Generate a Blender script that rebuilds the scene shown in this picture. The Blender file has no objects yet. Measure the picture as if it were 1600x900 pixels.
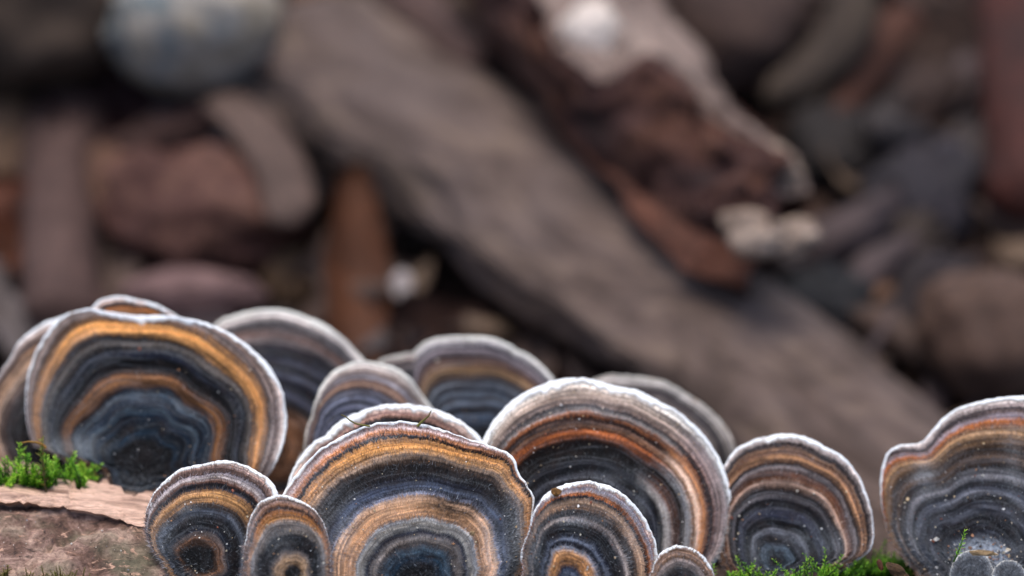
import bpy, bmesh, math, random
import numpy as np
from mathutils import Vector, Matrix, noise as mnoise

# 1 Blender unit = 1 cm (macro scene)
random.seed(7)
rng = np.random.default_rng(7)
scene = bpy.context.scene
col = scene.collection
scene.unit_settings.system = 'METRIC'
scene.unit_settings.scale_length = 0.01
scene.unit_settings.length_unit = 'CENTIMETERS'

# ------------------------------------------------------------------ camera
PITCH = math.radians(45)
CP, SP = math.cos(PITCH), math.sin(PITCH)
CAM = Vector((0.0, -35.6, 53.9))
AX_R = Vector((1, 0, 0))
AX_F = Vector((0, CP, -SP))
AX_U = Vector((0, SP, CP))
FOCUS = 55.7
cam_data = bpy.data.cameras.new('camera')
cam_data.lens = 100
cam_data.sensor_width = 36
cam_data.clip_start = 1
cam_data.clip_end = 5000
cam_data.dof.use_dof = True
cam_data.dof.focus_distance = FOCUS
cam_data.dof.aperture_fstop = 0.054
cam_data.dof.aperture_blades = 0
cam = bpy.data.objects.new('camera', cam_data)
col.objects.link(cam)
cam.matrix_world = Matrix((
    (AX_R.x, AX_U.x, -AX_F.x, CAM.x),
    (AX_R.y, AX_U.y, -AX_F.y, CAM.y),
    (AX_R.z, AX_U.z, -AX_F.z, CAM.z),
    (0, 0, 0, 1)))
scene.camera = cam

# ------------------------------------------------------------------ light
SUN_EL, SUN_AZ = math.radians(72), math.radians(-15)      # azimuth from +Y towards +X
world = bpy.data.worlds.new('World')
scene.world = world
world.use_nodes = True
wn = world.node_tree
bg = wn.nodes['Background']
sky = wn.nodes.new('ShaderNodeTexSky')
sky.sky_type = 'NISHITA'
sky.sun_disc = False
sky.sun_elevation = SUN_EL
sky.sun_rotation = SUN_AZ
sky.air_density = 1.0
sky.dust_density = 3.0
sky.ozone_density = 1.0
wn.links.new(sky.outputs[0], bg.inputs[0])
bg.inputs[1].default_value = 0.15
sun_data = bpy.data.lights.new('sun', 'SUN')
sun_data.energy = 1.5
sun_data.angle = math.radians(28)
sun_data.color = (1.0, 0.97, 0.93)
sun = bpy.data.objects.new('sun', sun_data)
col.objects.link(sun)
sdir = Vector((math.sin(SUN_AZ) * math.cos(SUN_EL), math.cos(SUN_AZ) * math.cos(SUN_EL), math.sin(SUN_EL)))
sun.rotation_euler = sdir.to_track_quat('Z', 'Y').to_euler()
sun.location = sdir * 200
vs = scene.view_settings
vs.view_transform = 'Standard'
vs.look = 'None'
vs.gamma = 1
vs.use_curve_mapping = False
vs.exposure = 0.55
scene.cycles.max_bounces = 6

# ------------------------------------------------------------------ helpers
def P(px, py, d):
    """photo pixel (1600x900) at depth d along the view axis -> world point"""
    k = d * 0.36 / 1600
    return CAM + AX_F * d + AX_R * ((px - 800) * k) + AX_U * ((450 - py) * k)

def G(px, py, h=0.0):
    """photo pixel -> point where its ray meets the plane z = h"""
    d = P(px, py, 1.0) - CAM
    return CAM + d * ((h - CAM.z) / d.z)

def depth_of(p):
    return (p - CAM).dot(AX_F)

def lin(c):
    return tuple((v / 12.92 if v <= 0.04045 else ((v + 0.055) / 1.055) ** 2.4) for v in c)

def hexc(h, gain=1.0):
    c = lin([int(h[i:i + 2], 16) / 255 for i in (0, 2, 4)])
    return tuple(min(1, v * gain) for v in c) + (1.0,)

def mesh_np(name, V, F, mats=(), smooth=True, parent=None, attrs=None, uv=None):
    """V (n,3), F list/array of quads or tris (array) -> linked object"""
    me = bpy.data.meshes.new(name)
    V = np.asarray(V, dtype=np.float32)
    if isinstance(F, np.ndarray):
        n, s = F.shape
        me.vertices.add(len(V))
        me.vertices.foreach_set('co', V.ravel())
        me.loops.add(n * s)
        me.loops.foreach_set('vertex_index', F.ravel().astype(np.int32))
        me.polygons.add(n)
        me.polygons.foreach_set('loop_start', np.arange(0, n * s, s, dtype=np.int32))
        me.update(calc_edges=True)
    else:
        me.from_pydata([tuple(v) for v in V], [], F)
        me.update()
    if uv is not None:
        lay = me.uv_layers.new(name='UVMap')
        li = np.empty(len(me.loops), dtype=np.int32)
        me.loops.foreach_get('vertex_index', li)
        lay.data.foreach_set('uv', np.asarray(uv, dtype=np.float32)[li].ravel())
    for an, av in (attrs or {}).items():
        av = np.asarray(av, dtype=np.float32)
        if av.ndim == 1:
            a = me.attributes.new(an, 'FLOAT', 'POINT')
            a.data.foreach_set('value', av)
        else:
            a = me.attributes.new(an, 'FLOAT_COLOR', 'POINT')
            a.data.foreach_set('color', av.ravel())
    for m in mats:
        me.materials.append(m)
    me.polygons.foreach_set('use_smooth', np.full(len(me.polygons), smooth, dtype=bool))
    o = bpy.data.objects.new(name, me)
    col.objects.link(o)
    if parent is not None:
        o.parent = parent
    return o

def tag(o, label=None, cat=None, group=None, kind=None):
    if label: o['label'] = label
    if cat: o['category'] = cat
    if group: o['group'] = group
    if kind: o['kind'] = kind
    return o

def empty(name, M):
    o = bpy.data.objects.new(name, None)
    o.empty_display_size = 0.5
    col.objects.link(o)
    o.matrix_world = M
    return o

def grid_faces(nu, nv, wrap_u):
    """quads of a grid indexed [v * nu + u]"""
    u = np.arange(nu if wrap_u else nu - 1)
    v = np.arange(nv - 1)
    uu, vv = np.meshgrid(u, v)
    a = vv * nu + uu
    b = vv * nu + (uu + 1) % nu
    c = (vv + 1) * nu + (uu + 1) % nu
    d = (vv + 1) * nu + uu
    return np.stack([a, b, c, d], -1).reshape(-1, 4)

def per_noise(th, freqs, seed, amp=1.0):
    r = np.random.default_rng(seed)
    out = np.zeros_like(th)
    for f in freqs:
        out += np.sin(th * f + r.uniform(0, 6.28)) * r.uniform(0.5, 1.0) / len(freqs) ** 0.5
    return out * amp

class NT:
    """small node-tree builder"""
    def __init__(self, name):
        self.m = bpy.data.materials.new(name)
        self.m.use_nodes = True
        self.t = self.m.node_tree
        self.b = self.t.nodes['Principled BSDF']
    def n(self, typ, **kw):
        x = self.t.nodes.new(typ)
        for k, v in kw.items():
            setattr(x, k, v)
        return x
    def l(self, a, b):
        self.t.links.new(a, b)
    def val(self, x, sock):
        if hasattr(x, 'is_linked') or hasattr(x, 'links'):
            self.l(x, sock)
        else:
            sock.default_value = x
    def math(self, op, a, b=0.0, clamp=False):
        x = self.n('ShaderNodeMath', operation=op, use_clamp=clamp)
        self.val(a, x.inputs[0]); self.val(b, x.inputs[1])
        return x.outputs[0]
    def noise(self, vec, scale, detail=4, rough=0.6, dist=0.0, dims='3D'):
        x = self.n('ShaderNodeTexNoise', noise_dimensions=dims)
        if vec is not None: self.l(vec, x.inputs['Vector'])
        x.inputs['Scale'].default_value = scale
        x.inputs['Detail'].default_value = detail
        x.inputs['Roughness'].default_value = rough
        x.inputs['Distortion'].default_value = dist
        return x.outputs[0]
    def mapping(self, vec, scale=(1, 1, 1), loc=(0, 0, 0), rot=(0, 0, 0)):
        x = self.n('ShaderNodeMapping')
        self.l(vec, x.inputs[0])
        x.inputs['Location'].default_value = loc
        x.inputs['Rotation'].default_value = rot
        x.inputs['Scale'].default_value = scale
        return x.outputs[0]
    def ramp(self, fac, stops, interp='LINEAR'):
        x = self.n('ShaderNodeValToRGB')
        cr = x.color_ramp
        cr.interpolation = interp
        stops = sorted(stops)
        cr.elements[0].position = stops[0][0]; cr.elements[0].color = stops[0][1]
        cr.elements[1].position = stops[-1][0]; cr.elements[1].color = stops[-1][1]
        for p, c in stops[1:-1]:
            e = cr.elements.new(p)
            e.color = c
        self.l(fac, x.inputs[0])
        return x.outputs[0]
    def mix(self, fac, a, b, mode='MIX'):
        x = self.n('ShaderNodeMix', data_type='RGBA', blend_type=mode)
        self.val(fac, x.inputs[0])
        self.val(a, x.inputs[6]); self.val(b, x.inputs[7])
        return x.outputs[2]
    def mrange(self, v, a, b, c=0.0, d=1.0):
        x = self.n('ShaderNodeMapRange')
        self.l(v, x.inputs[0])
        for i, q in enumerate((a, b, c, d)):
            x.inputs[i + 1].default_value = q
        return x.outputs[0]
    def bump(self, h, strength, dist):
        x = self.n('ShaderNodeBump')
        x.inputs['Strength'].default_value = strength
        x.inputs['Distance'].default_value = dist
        self.l(h, x.inputs['Height'])
        self.l(x.outputs[0], self.b.inputs['Normal'])

GAIN = 0.92

def zonec(h):
    c = hexc(h)
    y = 0.3 * c[0] + 0.55 * c[1] + 0.15 * c[2]
    g = 1.34 * (max(y, 0.004) / 0.22) ** (0.76 if y < 0.22 else 0.3)
    cool = max(0.0, min(1.0, (0.09 - y) / 0.07))
    tint = (1 - 0.12 * cool, 1.0, 1 + 0.32 * cool)
    warm = max(0.0, min(1.0, (c[0] - c[2]) / (0.6 * y + 0.01)))
    tint = (tint[0], tint[1] * (1 - 0.115 * warm), tint[2])
    return tuple(max(0.0, min(0.9, (y + (v - y) * 0.97) * g * t)) for v, t in zip(c[:3], tint)) + (1.0,)

# ------------------------------------------------------------------ materials: general
def rough_mat(name, colors, scale=0.6, rough=0.85, bump=0.4, bdist=0.15, stretch=(1, 1, 1), spec=0.3, detail=6, gain=0.60):
    """mottled natural surface: colours mixed by noise, in object space"""
    b = NT(name)
    tc = b.n('ShaderNodeTexCoord').outputs['Object']
    v = b.mapping(tc, stretch)
    n1 = b.noise(v, scale, detail, 0.62, 0.4)
    stops = [(0.28 + 0.44 * i / max(1, len(colors) - 1), tuple(v * q for v, q in zip(hexc(c, gain), (1.17, 0.95, 0.78, 1)))) for i, c in enumerate(colors)]
    c1 = b.ramp(n1, stops)
    n2 = b.noise(v, scale * 6, 6, 0.7)
    c2 = b.mix(1.0, c1, b.ramp(n2, [(0.3, (0.55, 0.55, 0.55, 1)), (0.7, (1.25, 1.25, 1.25, 1))]), 'MULTIPLY')
    b.l(c2, b.b.inputs['Base Color'])
    b.b.inputs['Roughness'].default_value = rough
    b.b.inputs['Specular IOR Level'].default_value = spec
    b.bump(b.math('ADD', n1, b.math('MULTIPLY', n2, 0.5)), bump, bdist)
    return b.m

# ------------------------------------------------------------------ materials: fungus
def cap_material(name, zones, stain_shade_hex, side_zones=None):
    b = NT(name)
    at = b.n('ShaderNodeAttribute', attribute_name='zone').outputs['Fac']
    pale = b.n('ShaderNodeAttribute', attribute_name='pale').outputs['Fac']
    stain = b.n('ShaderNodeAttribute', attribute_name='stain').outputs['Fac']
    uv = b.n('ShaderNodeUVMap', uv_map='UVMap').outputs[0]
    obj = b.n('ShaderNodeTexCoord').outputs['Object']
    low = b.noise(obj, 1.5, 3, 0.6)
    mid = b.noise(obj, 7, 4, 0.65)
    fib = b.noise(b.mapping(uv, (26, 5, 1)), 1.0, 4, 0.7)
    fine = b.noise(b.mapping(uv, (60, 16, 1)), 1.0, 3, 0.7)
    ang = b.n('ShaderNodeAttribute', attribute_name='arc').outputs['Fac']
    cmb = b.n('ShaderNodeCombineXYZ'); b.l(ang, cmb.inputs[0]); b.l(at, cmb.inputs[1])
    off = sum(map(ord, name)) * 0.37
    arc1 = b.noise(b.mapping(cmb.outputs[0], (1.6, 26, 1), (off, 0, off)), 1.0, 3, 0.6)
    arc2 = b.noise(b.mapping(cmb.outputs[0], (1.3, 9, 1), (off, 5, off)), 1.0, 3, 0.6)
    arc3 = b.noise(b.mapping(cmb.outputs[0], (1.5, 13, 1), (off, 9, off)), 1.0, 4, 0.65)
    arc5 = b.noise(b.mapping(cmb.outputs[0], (0.9, 50, 1), (off, 21, off)), 1.0, 2, 0.5)
    arc4 = b.noise(b.mapping(cmb.outputs[0], (1.2, 6, 1), (off, 15, off)), 1.0, 2, 0.5)
    z = b.math('ADD', at, b.math('MULTIPLY', b.math('SUBTRACT', low, 0.5), 0.03))
    z = b.math('ADD', z, b.math('MULTIPLY', b.math('SUBTRACT', arc4, 0.5), 0.045))
    z = b.math('ADD', z, b.math('MULTIPLY', b.math('SUBTRACT', mid, 0.5), 0.025))
    z = b.math('ADD', z, b.math('MULTIPLY', b.math('SUBTRACT', fib, 0.5), 0.055))
    if len(zones) > 32:
        zones = zones[:32]
    c = b.ramp(z, [(t, zonec(h)) for t, h in zones])
    if side_zones:
        sm = b.n('ShaderNodeAttribute', attribute_name='side').outputs['Fac']
        c = b.mix(b.mrange(b.math('ADD', sm, b.math('MULTIPLY', b.math('SUBTRACT', mid, 0.5), 0.5)), 0.3, 0.7), c, b.ramp(z, [(t, zonec(h)) for t, h in side_zones]))
    # zones swell, fade and change tint along their arcs
    c = b.mix(b.mrange(arc2, 0.50, 0.74, 0.0, 0.08), c, zonec('7c8088'))
    c = b.mix(b.mrange(arc3, 0.56, 0.80, 0.0, 0.5), c, zonec('2a2526'))
    c = b.mix(1.0, c, b.ramp(arc5, [(0.32, (0.42, 0.42, 0.45, 1)), (0.5, (0.95, 0.95, 0.95, 1)), (0.66, (1.55, 1.52, 1.48, 1))]), 'MULTIPLY')
    c = b.mix(1.0, c, b.ramp(arc1, [(0.3, (0.62, 0.60, 0.58, 1)), (0.7, (1.35, 1.35, 1.35, 1))]), 'MULTIPLY')
    # hair-thin growth lines, dark brown and frosty, breaking off and rejoining
    l1 = b.noise(b.mapping(cmb.outputs[0], (0.6, 24, 1), (off, 31, off)), 1.0, 2, 0.5)
    l2 = b.noise(b.mapping(cmb.outputs[0], (0.6, 20, 1), (off, 43, off)), 1.0, 2, 0.5)
    wob = b.math('MULTIPLY', b.math('SUBTRACT', fib, 0.5), 0.10)
    d1 = b.math('ABSOLUTE', b.math('SUBTRACT', b.math('ADD', l1, wob), 0.5))
    d2 = b.math('ABSOLUTE', b.math('SUBTRACT', b.math('ADD', l2, wob), 0.47))
    c = b.mix(b.math('MULTIPLY', b.mrange(d2, 0.010, 0.045, 0.14, 0.0), b.mrange(at, 0.15, 0.35, 0.2, 1.0)), c, hexc('9ea4ac', GAIN))
    c = b.mix(b.mrange(d1, 0.010, 0.045, 0.42, 0.0), c, zonec('2c2422'))
    # darker / paler blotches and hue drift of the skin itself, plus stains and painted hollow shade
    blot = b.noise(obj, 3.2, 5, 0.7)
    c = b.mix(b.mrange(blot, 0.45, 0.75, 0.0, 0.55), c, zonec('4a3a2c'))
    c = b.mix(b.math('MULTIPLY', stain, b.mrange(mid, 0.3, 0.6, 0.4, 1.0)), c, zonec(stain_shade_hex))
    # silvery felt in streaks along the growth direction
    far_ = b.mrange(at, 0.12, 0.38, 0.0, 1.0)
    fine = b.math('ADD', b.math('MULTIPLY', fine, far_), b.math('MULTIPLY', b.noise(obj, 26, 3, 0.7), b.math('SUBTRACT', 1.0, far_)))
    silver = b.mrange(fine, 0.56, 0.82, 0.0, 0.17)
    felt = b.mrange(b.noise(obj, 2.3, 3, 0.6), 0.35, 0.65, 0.35, 1.0)
    c = b.mix(b.math('MULTIPLY', silver, felt), c, hexc('a4acb6', GAIN))
    c = b.mix(1.0, c, b.ramp(fine, [(0.3, (0.54, 0.48, 0.43, 1)), (0.5, (0.92, 0.90, 0.88, 1)), (0.68, (1.22, 1.22, 1.22, 1))]), 'MULTIPLY')
    pale = b.math('MULTIPLY', pale, b.math('MULTIPLY', b.mrange(fine, 0.40, 0.62, 0.15, 1.15), b.mrange(arc1, 0.35, 0.65, 0.45, 1.1)))
    c = b.mix(b.math('MULTIPLY', pale, 0.85, True), c, hexc('bcc2c8', GAIN))
    b.l(c, b.b.inputs['Base Color'])
    b.b.inputs['Roughness'].default_value = 0.8
    b.b.inputs['Specular IOR Level'].default_value = 0.15
    b.b.inputs['Sheen Weight'].default_value = 0.03
    b.b.inputs['Sheen Roughness'].default_value = 0.5
    b.bump(b.math('ADD', fib, b.math('MULTIPLY', fine, 0.7)), 0.55, 0.03)
    return b.m

def margin_material(name, c_in, c_out):
    b = NT(name)
    at = b.n('ShaderNodeAttribute', attribute_name='lip').outputs['Fac']
    obj = b.n('ShaderNodeTexCoord').outputs['Object']
    n = b.noise(obj, 9, 4, 0.65)
    n2 = b.noise(obj, 40, 3, 0.7)
    f = b.math('ADD', at, b.math('MULTIPLY', b.math('SUBTRACT', n, 0.5), 0.5))
    c = b.ramp(f, [(0.05, hexc(c_in, GAIN)), (0.42, hexc(c_out)), (1.0, hexc(c_out))])
    c = b.mix(1.0, c, b.ramp(n2, [(0.3, (0.84, 0.83, 0.82, 1)), (0.65, (1.04, 1.04, 1.04, 1))]), 'MULTIPLY')
    n3 = b.noise(obj, 2.6, 4, 0.65)
    c = b.mix(b.mrange(n3, 0.60, 0.70, 0.0, 0.6), c, hexc('8a7058'))
    b.l(c, b.b.inputs['Base Color'])
    b.b.inputs['Roughness'].default_value = 0.75
    b.b.inputs['Specular IOR Level'].default_value = 0.25
    b.b.inputs['Subsurface Weight'].default_value = 0.25
    b.b.inputs['Subsurface Radius'].default_value = (0.08, 0.08, 0.08)
    b.b.inputs['Subsurface Scale'].default_value = 0.6
    b.bump(b.math('ADD', n, n2), 0.5, 0.03)
    return b.m

M_PORE = rough_mat('pale pores', ['b8aa94', 'cfc4b0', 'd8d0c0'], 3, 0.8, 0.3, 0.02, gain=0.9)
MG_WHITE = margin_material('white growing edge', '968e86', 'f0f3f5')
MG_CREAM = margin_material('cream growing edge', '8a847a', 'dcdad2')
MG_DULL = margin_material('dull growing edge', '86807a', 'a8a49c')

# ------------------------------------------------------------------ bracket fungi
GROUP = 'zoned bracket fungi growing from the log'
BR = {}

def bracket(key, label, c, depth, outline, zones, R0, wm=10, tilt=14, yaw=0, dome=0.10, ero=None, stain_shade_spots=(),
            stain_shade_hex='33241a', hair=1.0, frost=(), side=None, res=1.0, margin=MG_WHITE, ruf=0.05, back=1.6, th=0.16, terr=1.0, jag=0.8, lobe=0.014, seed=None):
    seed = seed if seed is not None else sum(map(ord, key)) * 7
    cx, cy = c
    k = depth * 0.36 / 1600
    O = P(cx, cy, depth)
    T, Yw = math.radians(tilt), math.radians(yaw)
    Yv = AX_U * math.cos(T) + AX_F * math.sin(T)
    N0 = -AX_F * math.cos(T) + AX_U * math.sin(T)
    Xv = AX_R * math.cos(Yw) - N0 * math.sin(Yw)
    N = Xv.cross(Yv).normalized()
    M = Matrix(((Xv.x, Yv.x, N.x, O.x), (Xv.y, Yv.y, N.y, O.y), (Xv.z, Yv.z, N.z, O.z), (0, 0, 0, 1)))
    A = np.array([[Xv.dot(AX_R), Yv.dot(AX_R)], [Xv.dot(AX_U), Yv.dot(AX_U)]])
    Ai = np.linalg.inv(A)

    def to_local(x, y):
        d = np.array([(x - cx) * k, (cy - y) * k])
        ab = Ai @ d
        dz = ab[0] * Xv.dot(AX_F) + ab[1] * Yv.dot(AX_F)
        return Ai @ (d * (1 + dz / depth))
    pts = np.array([to_local(*p) for p in outline])
    ang = np.arctan2(pts[:, 1], pts[:, 0])
    rad = np.hypot(pts[:, 0], pts[:, 1])
    o = np.argsort(ang)
    ang, rad = ang[o], rad[o]
    nth = max(120, int(420 * res)); nt = max(36, int(96 * res))
    dense = np.linspace(-math.pi, math.pi, 1441)[:-1]
    Rd = np.interp(dense, np.r_[ang - 2 * math.pi, ang, ang + 2 * math.pi], np.r_[rad, rad, rad])
    ker = np.exp(-0.5 * (np.arange(-24, 25) / 4.5) ** 2); ker /= ker.sum()
    Rd = np.convolve(np.r_[Rd[-24:], Rd, Rd[:24]], ker, 'valid')
    th_ = np.linspace(-math.pi / 2, 1.5 * math.pi, nth + 1)[:-1]
    wrap = (th_ + math.pi) % (2 * math.pi) - math.pi
    R = np.interp(wrap, np.r_[dense, math.pi], np.r_[Rd, Rd[0]])
    px = k
    R = R + per_noise(th_, [9, 14, 19, 27, 35, 48, 61], seed, 0.9 * px * jag) + per_noise(th_, [83, 101, 127], seed + 1, 0.5 * px * jag)
    R0c = R0 * k
    Rref = np.clip(np.full_like(R, R0c), R * 0.72, R * 1.45)
    e = np.ones_like(R)
    if ero:
        for a0, wd, s in ero:
            dd = np.abs((th_ - math.radians(a0) + math.pi) % (2 * math.pi) - math.pi)
            e *= 1 - (1 - s) * np.exp(-0.5 * (dd / math.radians(wd)) ** 2)
    w = 0.76 * wm * px * (1 + 0.48 * per_noise(th_, [3, 5, 8, 13, 21], seed + 2))
    # the white edge is thickest on the free outer side and dies out towards the attachment
    w *= np.clip(0.55 + 0.6 * np.sin(th_), 0.25, 1.0)
    w = np.clip(w, 1.2 * px, None)

    Hd = dome * R0c
    ph = per_noise(th_, [2, 3, 5, 7], seed + 3, 0.5)
    rufn = per_noise(th_, [3, 4, 6, 9, 13], seed + 4, 1.0)
    lob = per_noise(th_, [3, 4, 6, 9], seed + 9, 1.0)
    lob = lob - 0.8 * np.abs(np.sin(th_ * 3.5 + seed)) + 0.5
    nter = 9

    def height(t, i=slice(None)):
        zz = t * e[i]
        h = Hd * (1 - t ** 1.9)
        h = h + terr * 0.008 * R0c * np.sin(2 * math.pi * (5.3 * zz + 1.6 * zz * zz) + ph[i] * 2) * np.clip(t * 2, 0, 1)
        h = h + terr * 0.0028 * R0c * np.sin(2 * math.pi * (9 * zz + 3.5 * np.sin(zz * 4 + seed)) + 3 * ph[i]) * (0.6 + 0.6 * rufn[i])
        h = h + ruf * R0c * t ** 2.5 * rufn[i]
        h = h - 0.03 * R0c * np.clip((t - 0.85) / 0.15, 0, 1) ** 2
        return h

    def radius(t, i=slice(None)):
        wgt = np.clip(t, 0, 1) ** 1.5
        return t * ((1 - wgt) * Rref[i] + wgt * R[i])

    tmax = 1 - 0.7 * w / R
    ts = np.linspace(0.004, 1, nt)
    TT = ts[:, None] * tmax[None, :]
    RR = np.stack([radius(TT[j]) for j in range(nt)])
    HH = np.stack([height(TT[j]) for j in range(nt)])
    ct, st = np.cos(th_), np.sin(th_)
    X, Y = RR * ct, RR * st
    V = np.stack([X, Y, HH], -1).reshape(-1, 3)
    # wavy zone lines: zone coordinate wobbles with the lobes of earlier growth
    zone = TT * e[None, :] + lobe * lob[None, :] * np.sin(math.pi * np.clip(TT, 0, 1))
    U = np.broadcast_to((th_ * R0c * 0.8)[None, :], RR.shape)
    uvs = np.stack([U, RR], -1).reshape(-1, 2)
    stn = np.zeros_like(RR)
    for sx, sy, rx, ry, s in stain_shade_spots:
        q = to_local(sx, sy)
        stn = np.maximum(stn, s * np.exp(-0.5 * (((X - q[0]) / (rx * k)) ** 2 + ((Y - q[1]) / (ry * k)) ** 2) ** 1.6))
    frs = np.zeros_like(RR)
    for sx, sy, rx, ry, s in frost:
        q = to_local(sx, sy)
        frs = np.maximum(frs, s * np.exp(-0.5 * (((X - q[0]) / (rx * k)) ** 2 + ((Y - q[1]) / (ry * k)) ** 2)))
    if side:
        sd_ang, sd_w, side_zones = side
        dd = np.abs((th_ - math.radians(sd_ang) + math.pi) % (2 * math.pi) - math.pi)
        sidem = np.exp(-0.5 * (dd / math.radians(sd_w)) ** 4)
    else:
        sidem, side_zones = np.zeros_like(th_), None
    root = empty('bracket_fungus', M)
    tag(root, label, 'bracket fungus', GROUP)
    mat = cap_material('zoned skin ' + key, zones, stain_shade_hex, side_zones)
    mesh_np('cap', V, grid_faces(nth, nt, True), [mat], parent=root,
            attrs={'zone': zone.ravel(), 'stain': stn.ravel(), 'arc': np.broadcast_to(th_[None, :], RR.shape).ravel(),
                   'side': np.broadcast_to(sidem[None, :], RR.shape).ravel(), 'pale': (frs * 0.75).ravel()}, uv=uvs)
    # rounded pale margin: a rolled lip of real thickness
    prof = [(-1.25, -0.010, 0.0), (-1.0, 0.002, 0.12), (-0.75, 0.010, 0.3), (-0.45, 0.014, 0.5), (-0.2, 0.008, 0.7), (-0.06, -0.02, 0.9),
            (0.0, -th * 0.35, 1), (-0.06, -th * 0.65, 1), (-0.3, -th * 0.95, 1), (-1.0, -th, 1), (-1.6, -th, 1)]
    cr = per_noise(th_, [70, 90, 113, 140, 33, 47], seed + 6, 0.35)
    w_in = w * (1 + 0.18 * per_noise(th_, [40, 57, 77, 95], seed + 7))
    rows, lip = [], []
    hm = height(np.ones_like(R))
    for a, n_, l_ in prof:
        ww = np.maximum(w_in, 1.2 * px)
        r_ = R + a * ww + (0.10 * cr * w if a > -0.5 else 0)
        tt = np.clip(r_ / R, 0, 1)
        hb = height(tt) if n_ > -0.03 else hm
        hh = hb + n_ * (1 + 0.4 * cr) * np.clip(w / (9 * px), 0.3, 1.3)
        rows.append(np.stack([r_ * ct, r_ * st, hh], -1))
        lip.append(np.full(nth, l_))
    mesh_np('margin', np.concatenate(rows), grid_faces(nth, len(prof), True), [margin], parent=root, attrs={'lip': np.concatenate(lip)})
    # underside, drawn back to where it grows from the log
    nb = 12
    rows = []
    for j in range(nb):
        t = 1 - j / (nb - 1) * 0.98
        r_ = np.minimum(radius(np.full_like(R, t)), R - 0.8 * w)
        hh = (height(np.full_like(R, t)) if t < 0.999 else hm) * t + hm * (1 - t) - th * 0.9 - back * (1 - t) ** 1.6 - Hd * (1 - t) * 0.3
        rows.append(np.stack([r_ * ct, r_ * st, hh], -1))
    f = grid_faces(nth, nb, True)
    mesh_np('pore_surface', np.concatenate(rows), f[:, ::-1].copy(), [M_PORE], parent=root)
    # felt of short hairs lying along the growth direction
    if hair > 0:
        area = 0.5 * np.mean((R / k) ** 2) * 2 * math.pi
        nh = int(area / 7.0 * hair)
        hr = np.random.default_rng(seed + 11)
        ti = np.sqrt(hr.uniform(0.0, 1, nh)) * 0.985
        ii = hr.integers(0, nth, nh)
        tj = ti * tmax[ii]
        rr = radius(tj, ii)
        thh = th_[ii] + hr.uniform(-0.5, 0.5, nh) * 2 * math.pi / nth
        hh = height(tj, ii)
        base = np.stack([rr * np.cos(thh), rr * np.sin(thh), hh - 0.004], -1)
        dphi = hr.normal(0, 0.5, nh)
        L = hr.uniform(3, 10, nh) * px
        dr = np.stack([np.cos(thh + dphi), np.sin(thh + dphi), hr.uniform(0.12, 0.55, nh)], -1)
        tip = base + dr * L[:, None]
        sd = np.stack([-np.sin(thh + dphi), np.cos(thh + dphi), np.zeros(nh)], -1) * (hr.uniform(0.3, 0.62, nh) * px)[:, None]
        V = np.stack([base - sd, base + sd, tip], 1).reshape(-1, 3)
        zn = tj * e[ii] + lobe * lob[ii] * np.sin(math.pi * np.clip(tj, 0, 1))
        pl = np.clip(hr.normal(0.0, 0.24, nh) + 0.12 * np.sin(zn * 70 + lob[ii] * 2), 0, 0.9)
        j_t = np.clip((ti * (nt - 1)).astype(int), 0, nt - 1)
        sh = stn[j_t, ii]
        pl = np.clip(pl + 0.7 * frs[j_t, ii], 0, 0.95)
        uvh = np.stack([thh * R0c * 0.8, rr], -1)
        mesh_np('fuzz', V, np.arange(3 * nh, dtype=np.int32).reshape(-1, 3), [mat], smooth=False, parent=root,
                attrs={'zone': np.repeat(zn, 3), 'pale': np.repeat(pl, 3), 'stain': np.repeat(sh, 3), 'arc': np.repeat(thh, 3), 'side': np.repeat(sidem[ii], 3)}, uv=np.repeat(uvh, 3, axis=0))['kind'] = 'stuff'
    BR[key] = dict(M=M, R=R, th=th_, radius=radius, height=height, k=k, to_local=to_local, Hd=Hd)
    return root

def Z(s):
    """'t:hex t:hex' -> stops"""
    return [(float(a), h) for a, h in (q.split(':') for q in s.split())]

Z_I = Z('.0:0a0d10 .10:101c24 .16:26465a .20:4a6072 .235:4a4440 .275:7a7570 .30:6a6a70 .318:2a3850 .34:7a7a78 .375:8a8880 .395:a0a4a8 .41:a08460 .47:c09a68 .525:c8a67c .548:a09078 .56:8088a0 .58:2c3040 .605:5c6880 .635:4a4f60 .665:23242a .70:34302e .735:332c26 .765:5c4c38 .79:8f8068 .82:b08a50 .86:c4924c .88:b08448 .887:1c1e26 .899:26262e .908:8a5a35 .925:b47c46 .955:a59a9a')
Z_I += [(.975, '8a7468')]
Z_I = [z for z in Z_I if z[0] != .30]
Z_J = Z('.0:202228 .2:3a3c48 .25:2c2e38 .29:6e7688 .33:2a2d38 .365:646c80 .40:1e2026 .435:4c505c .47:1c1c20 .51:46484e .55:141416 .60:0c0c0e .63:1a1614 .628:3a2418 .645:6a4020 .67:94531e .705:9c5a26 .72:6a4424 .735:8d6a48 .752:77604c .768:2c2426 .778:6b3f20 .795:9a6438 .812:8a8682 .832:66605e .842:3a2e2e .858:86786a .885:a0927e .93:b0a898 .96:c8c0b8')
Z_P = Z('.0:404858 .06:5a6478 .11:3a4660 .14:7a5c3c .2:a87c44 .26:b08a58 .29:a0948a .31:8c94a4 .34:3a3c44 .37:30343e .40:6a7488 .43:2e3442 .48:1c1c22 .56:2a2a2c .59:6a6464 .62:a09890 .65:3c3026 .70:4a3c2c .75:8a7458 .785:a08c6c .81:8c7a60 .828:2e3038 .845:3a3838 .858:a0602c .88:b07442 .895:a09490 .92:8a8a98 .945:8a7060 .97:b0a498')
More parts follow.
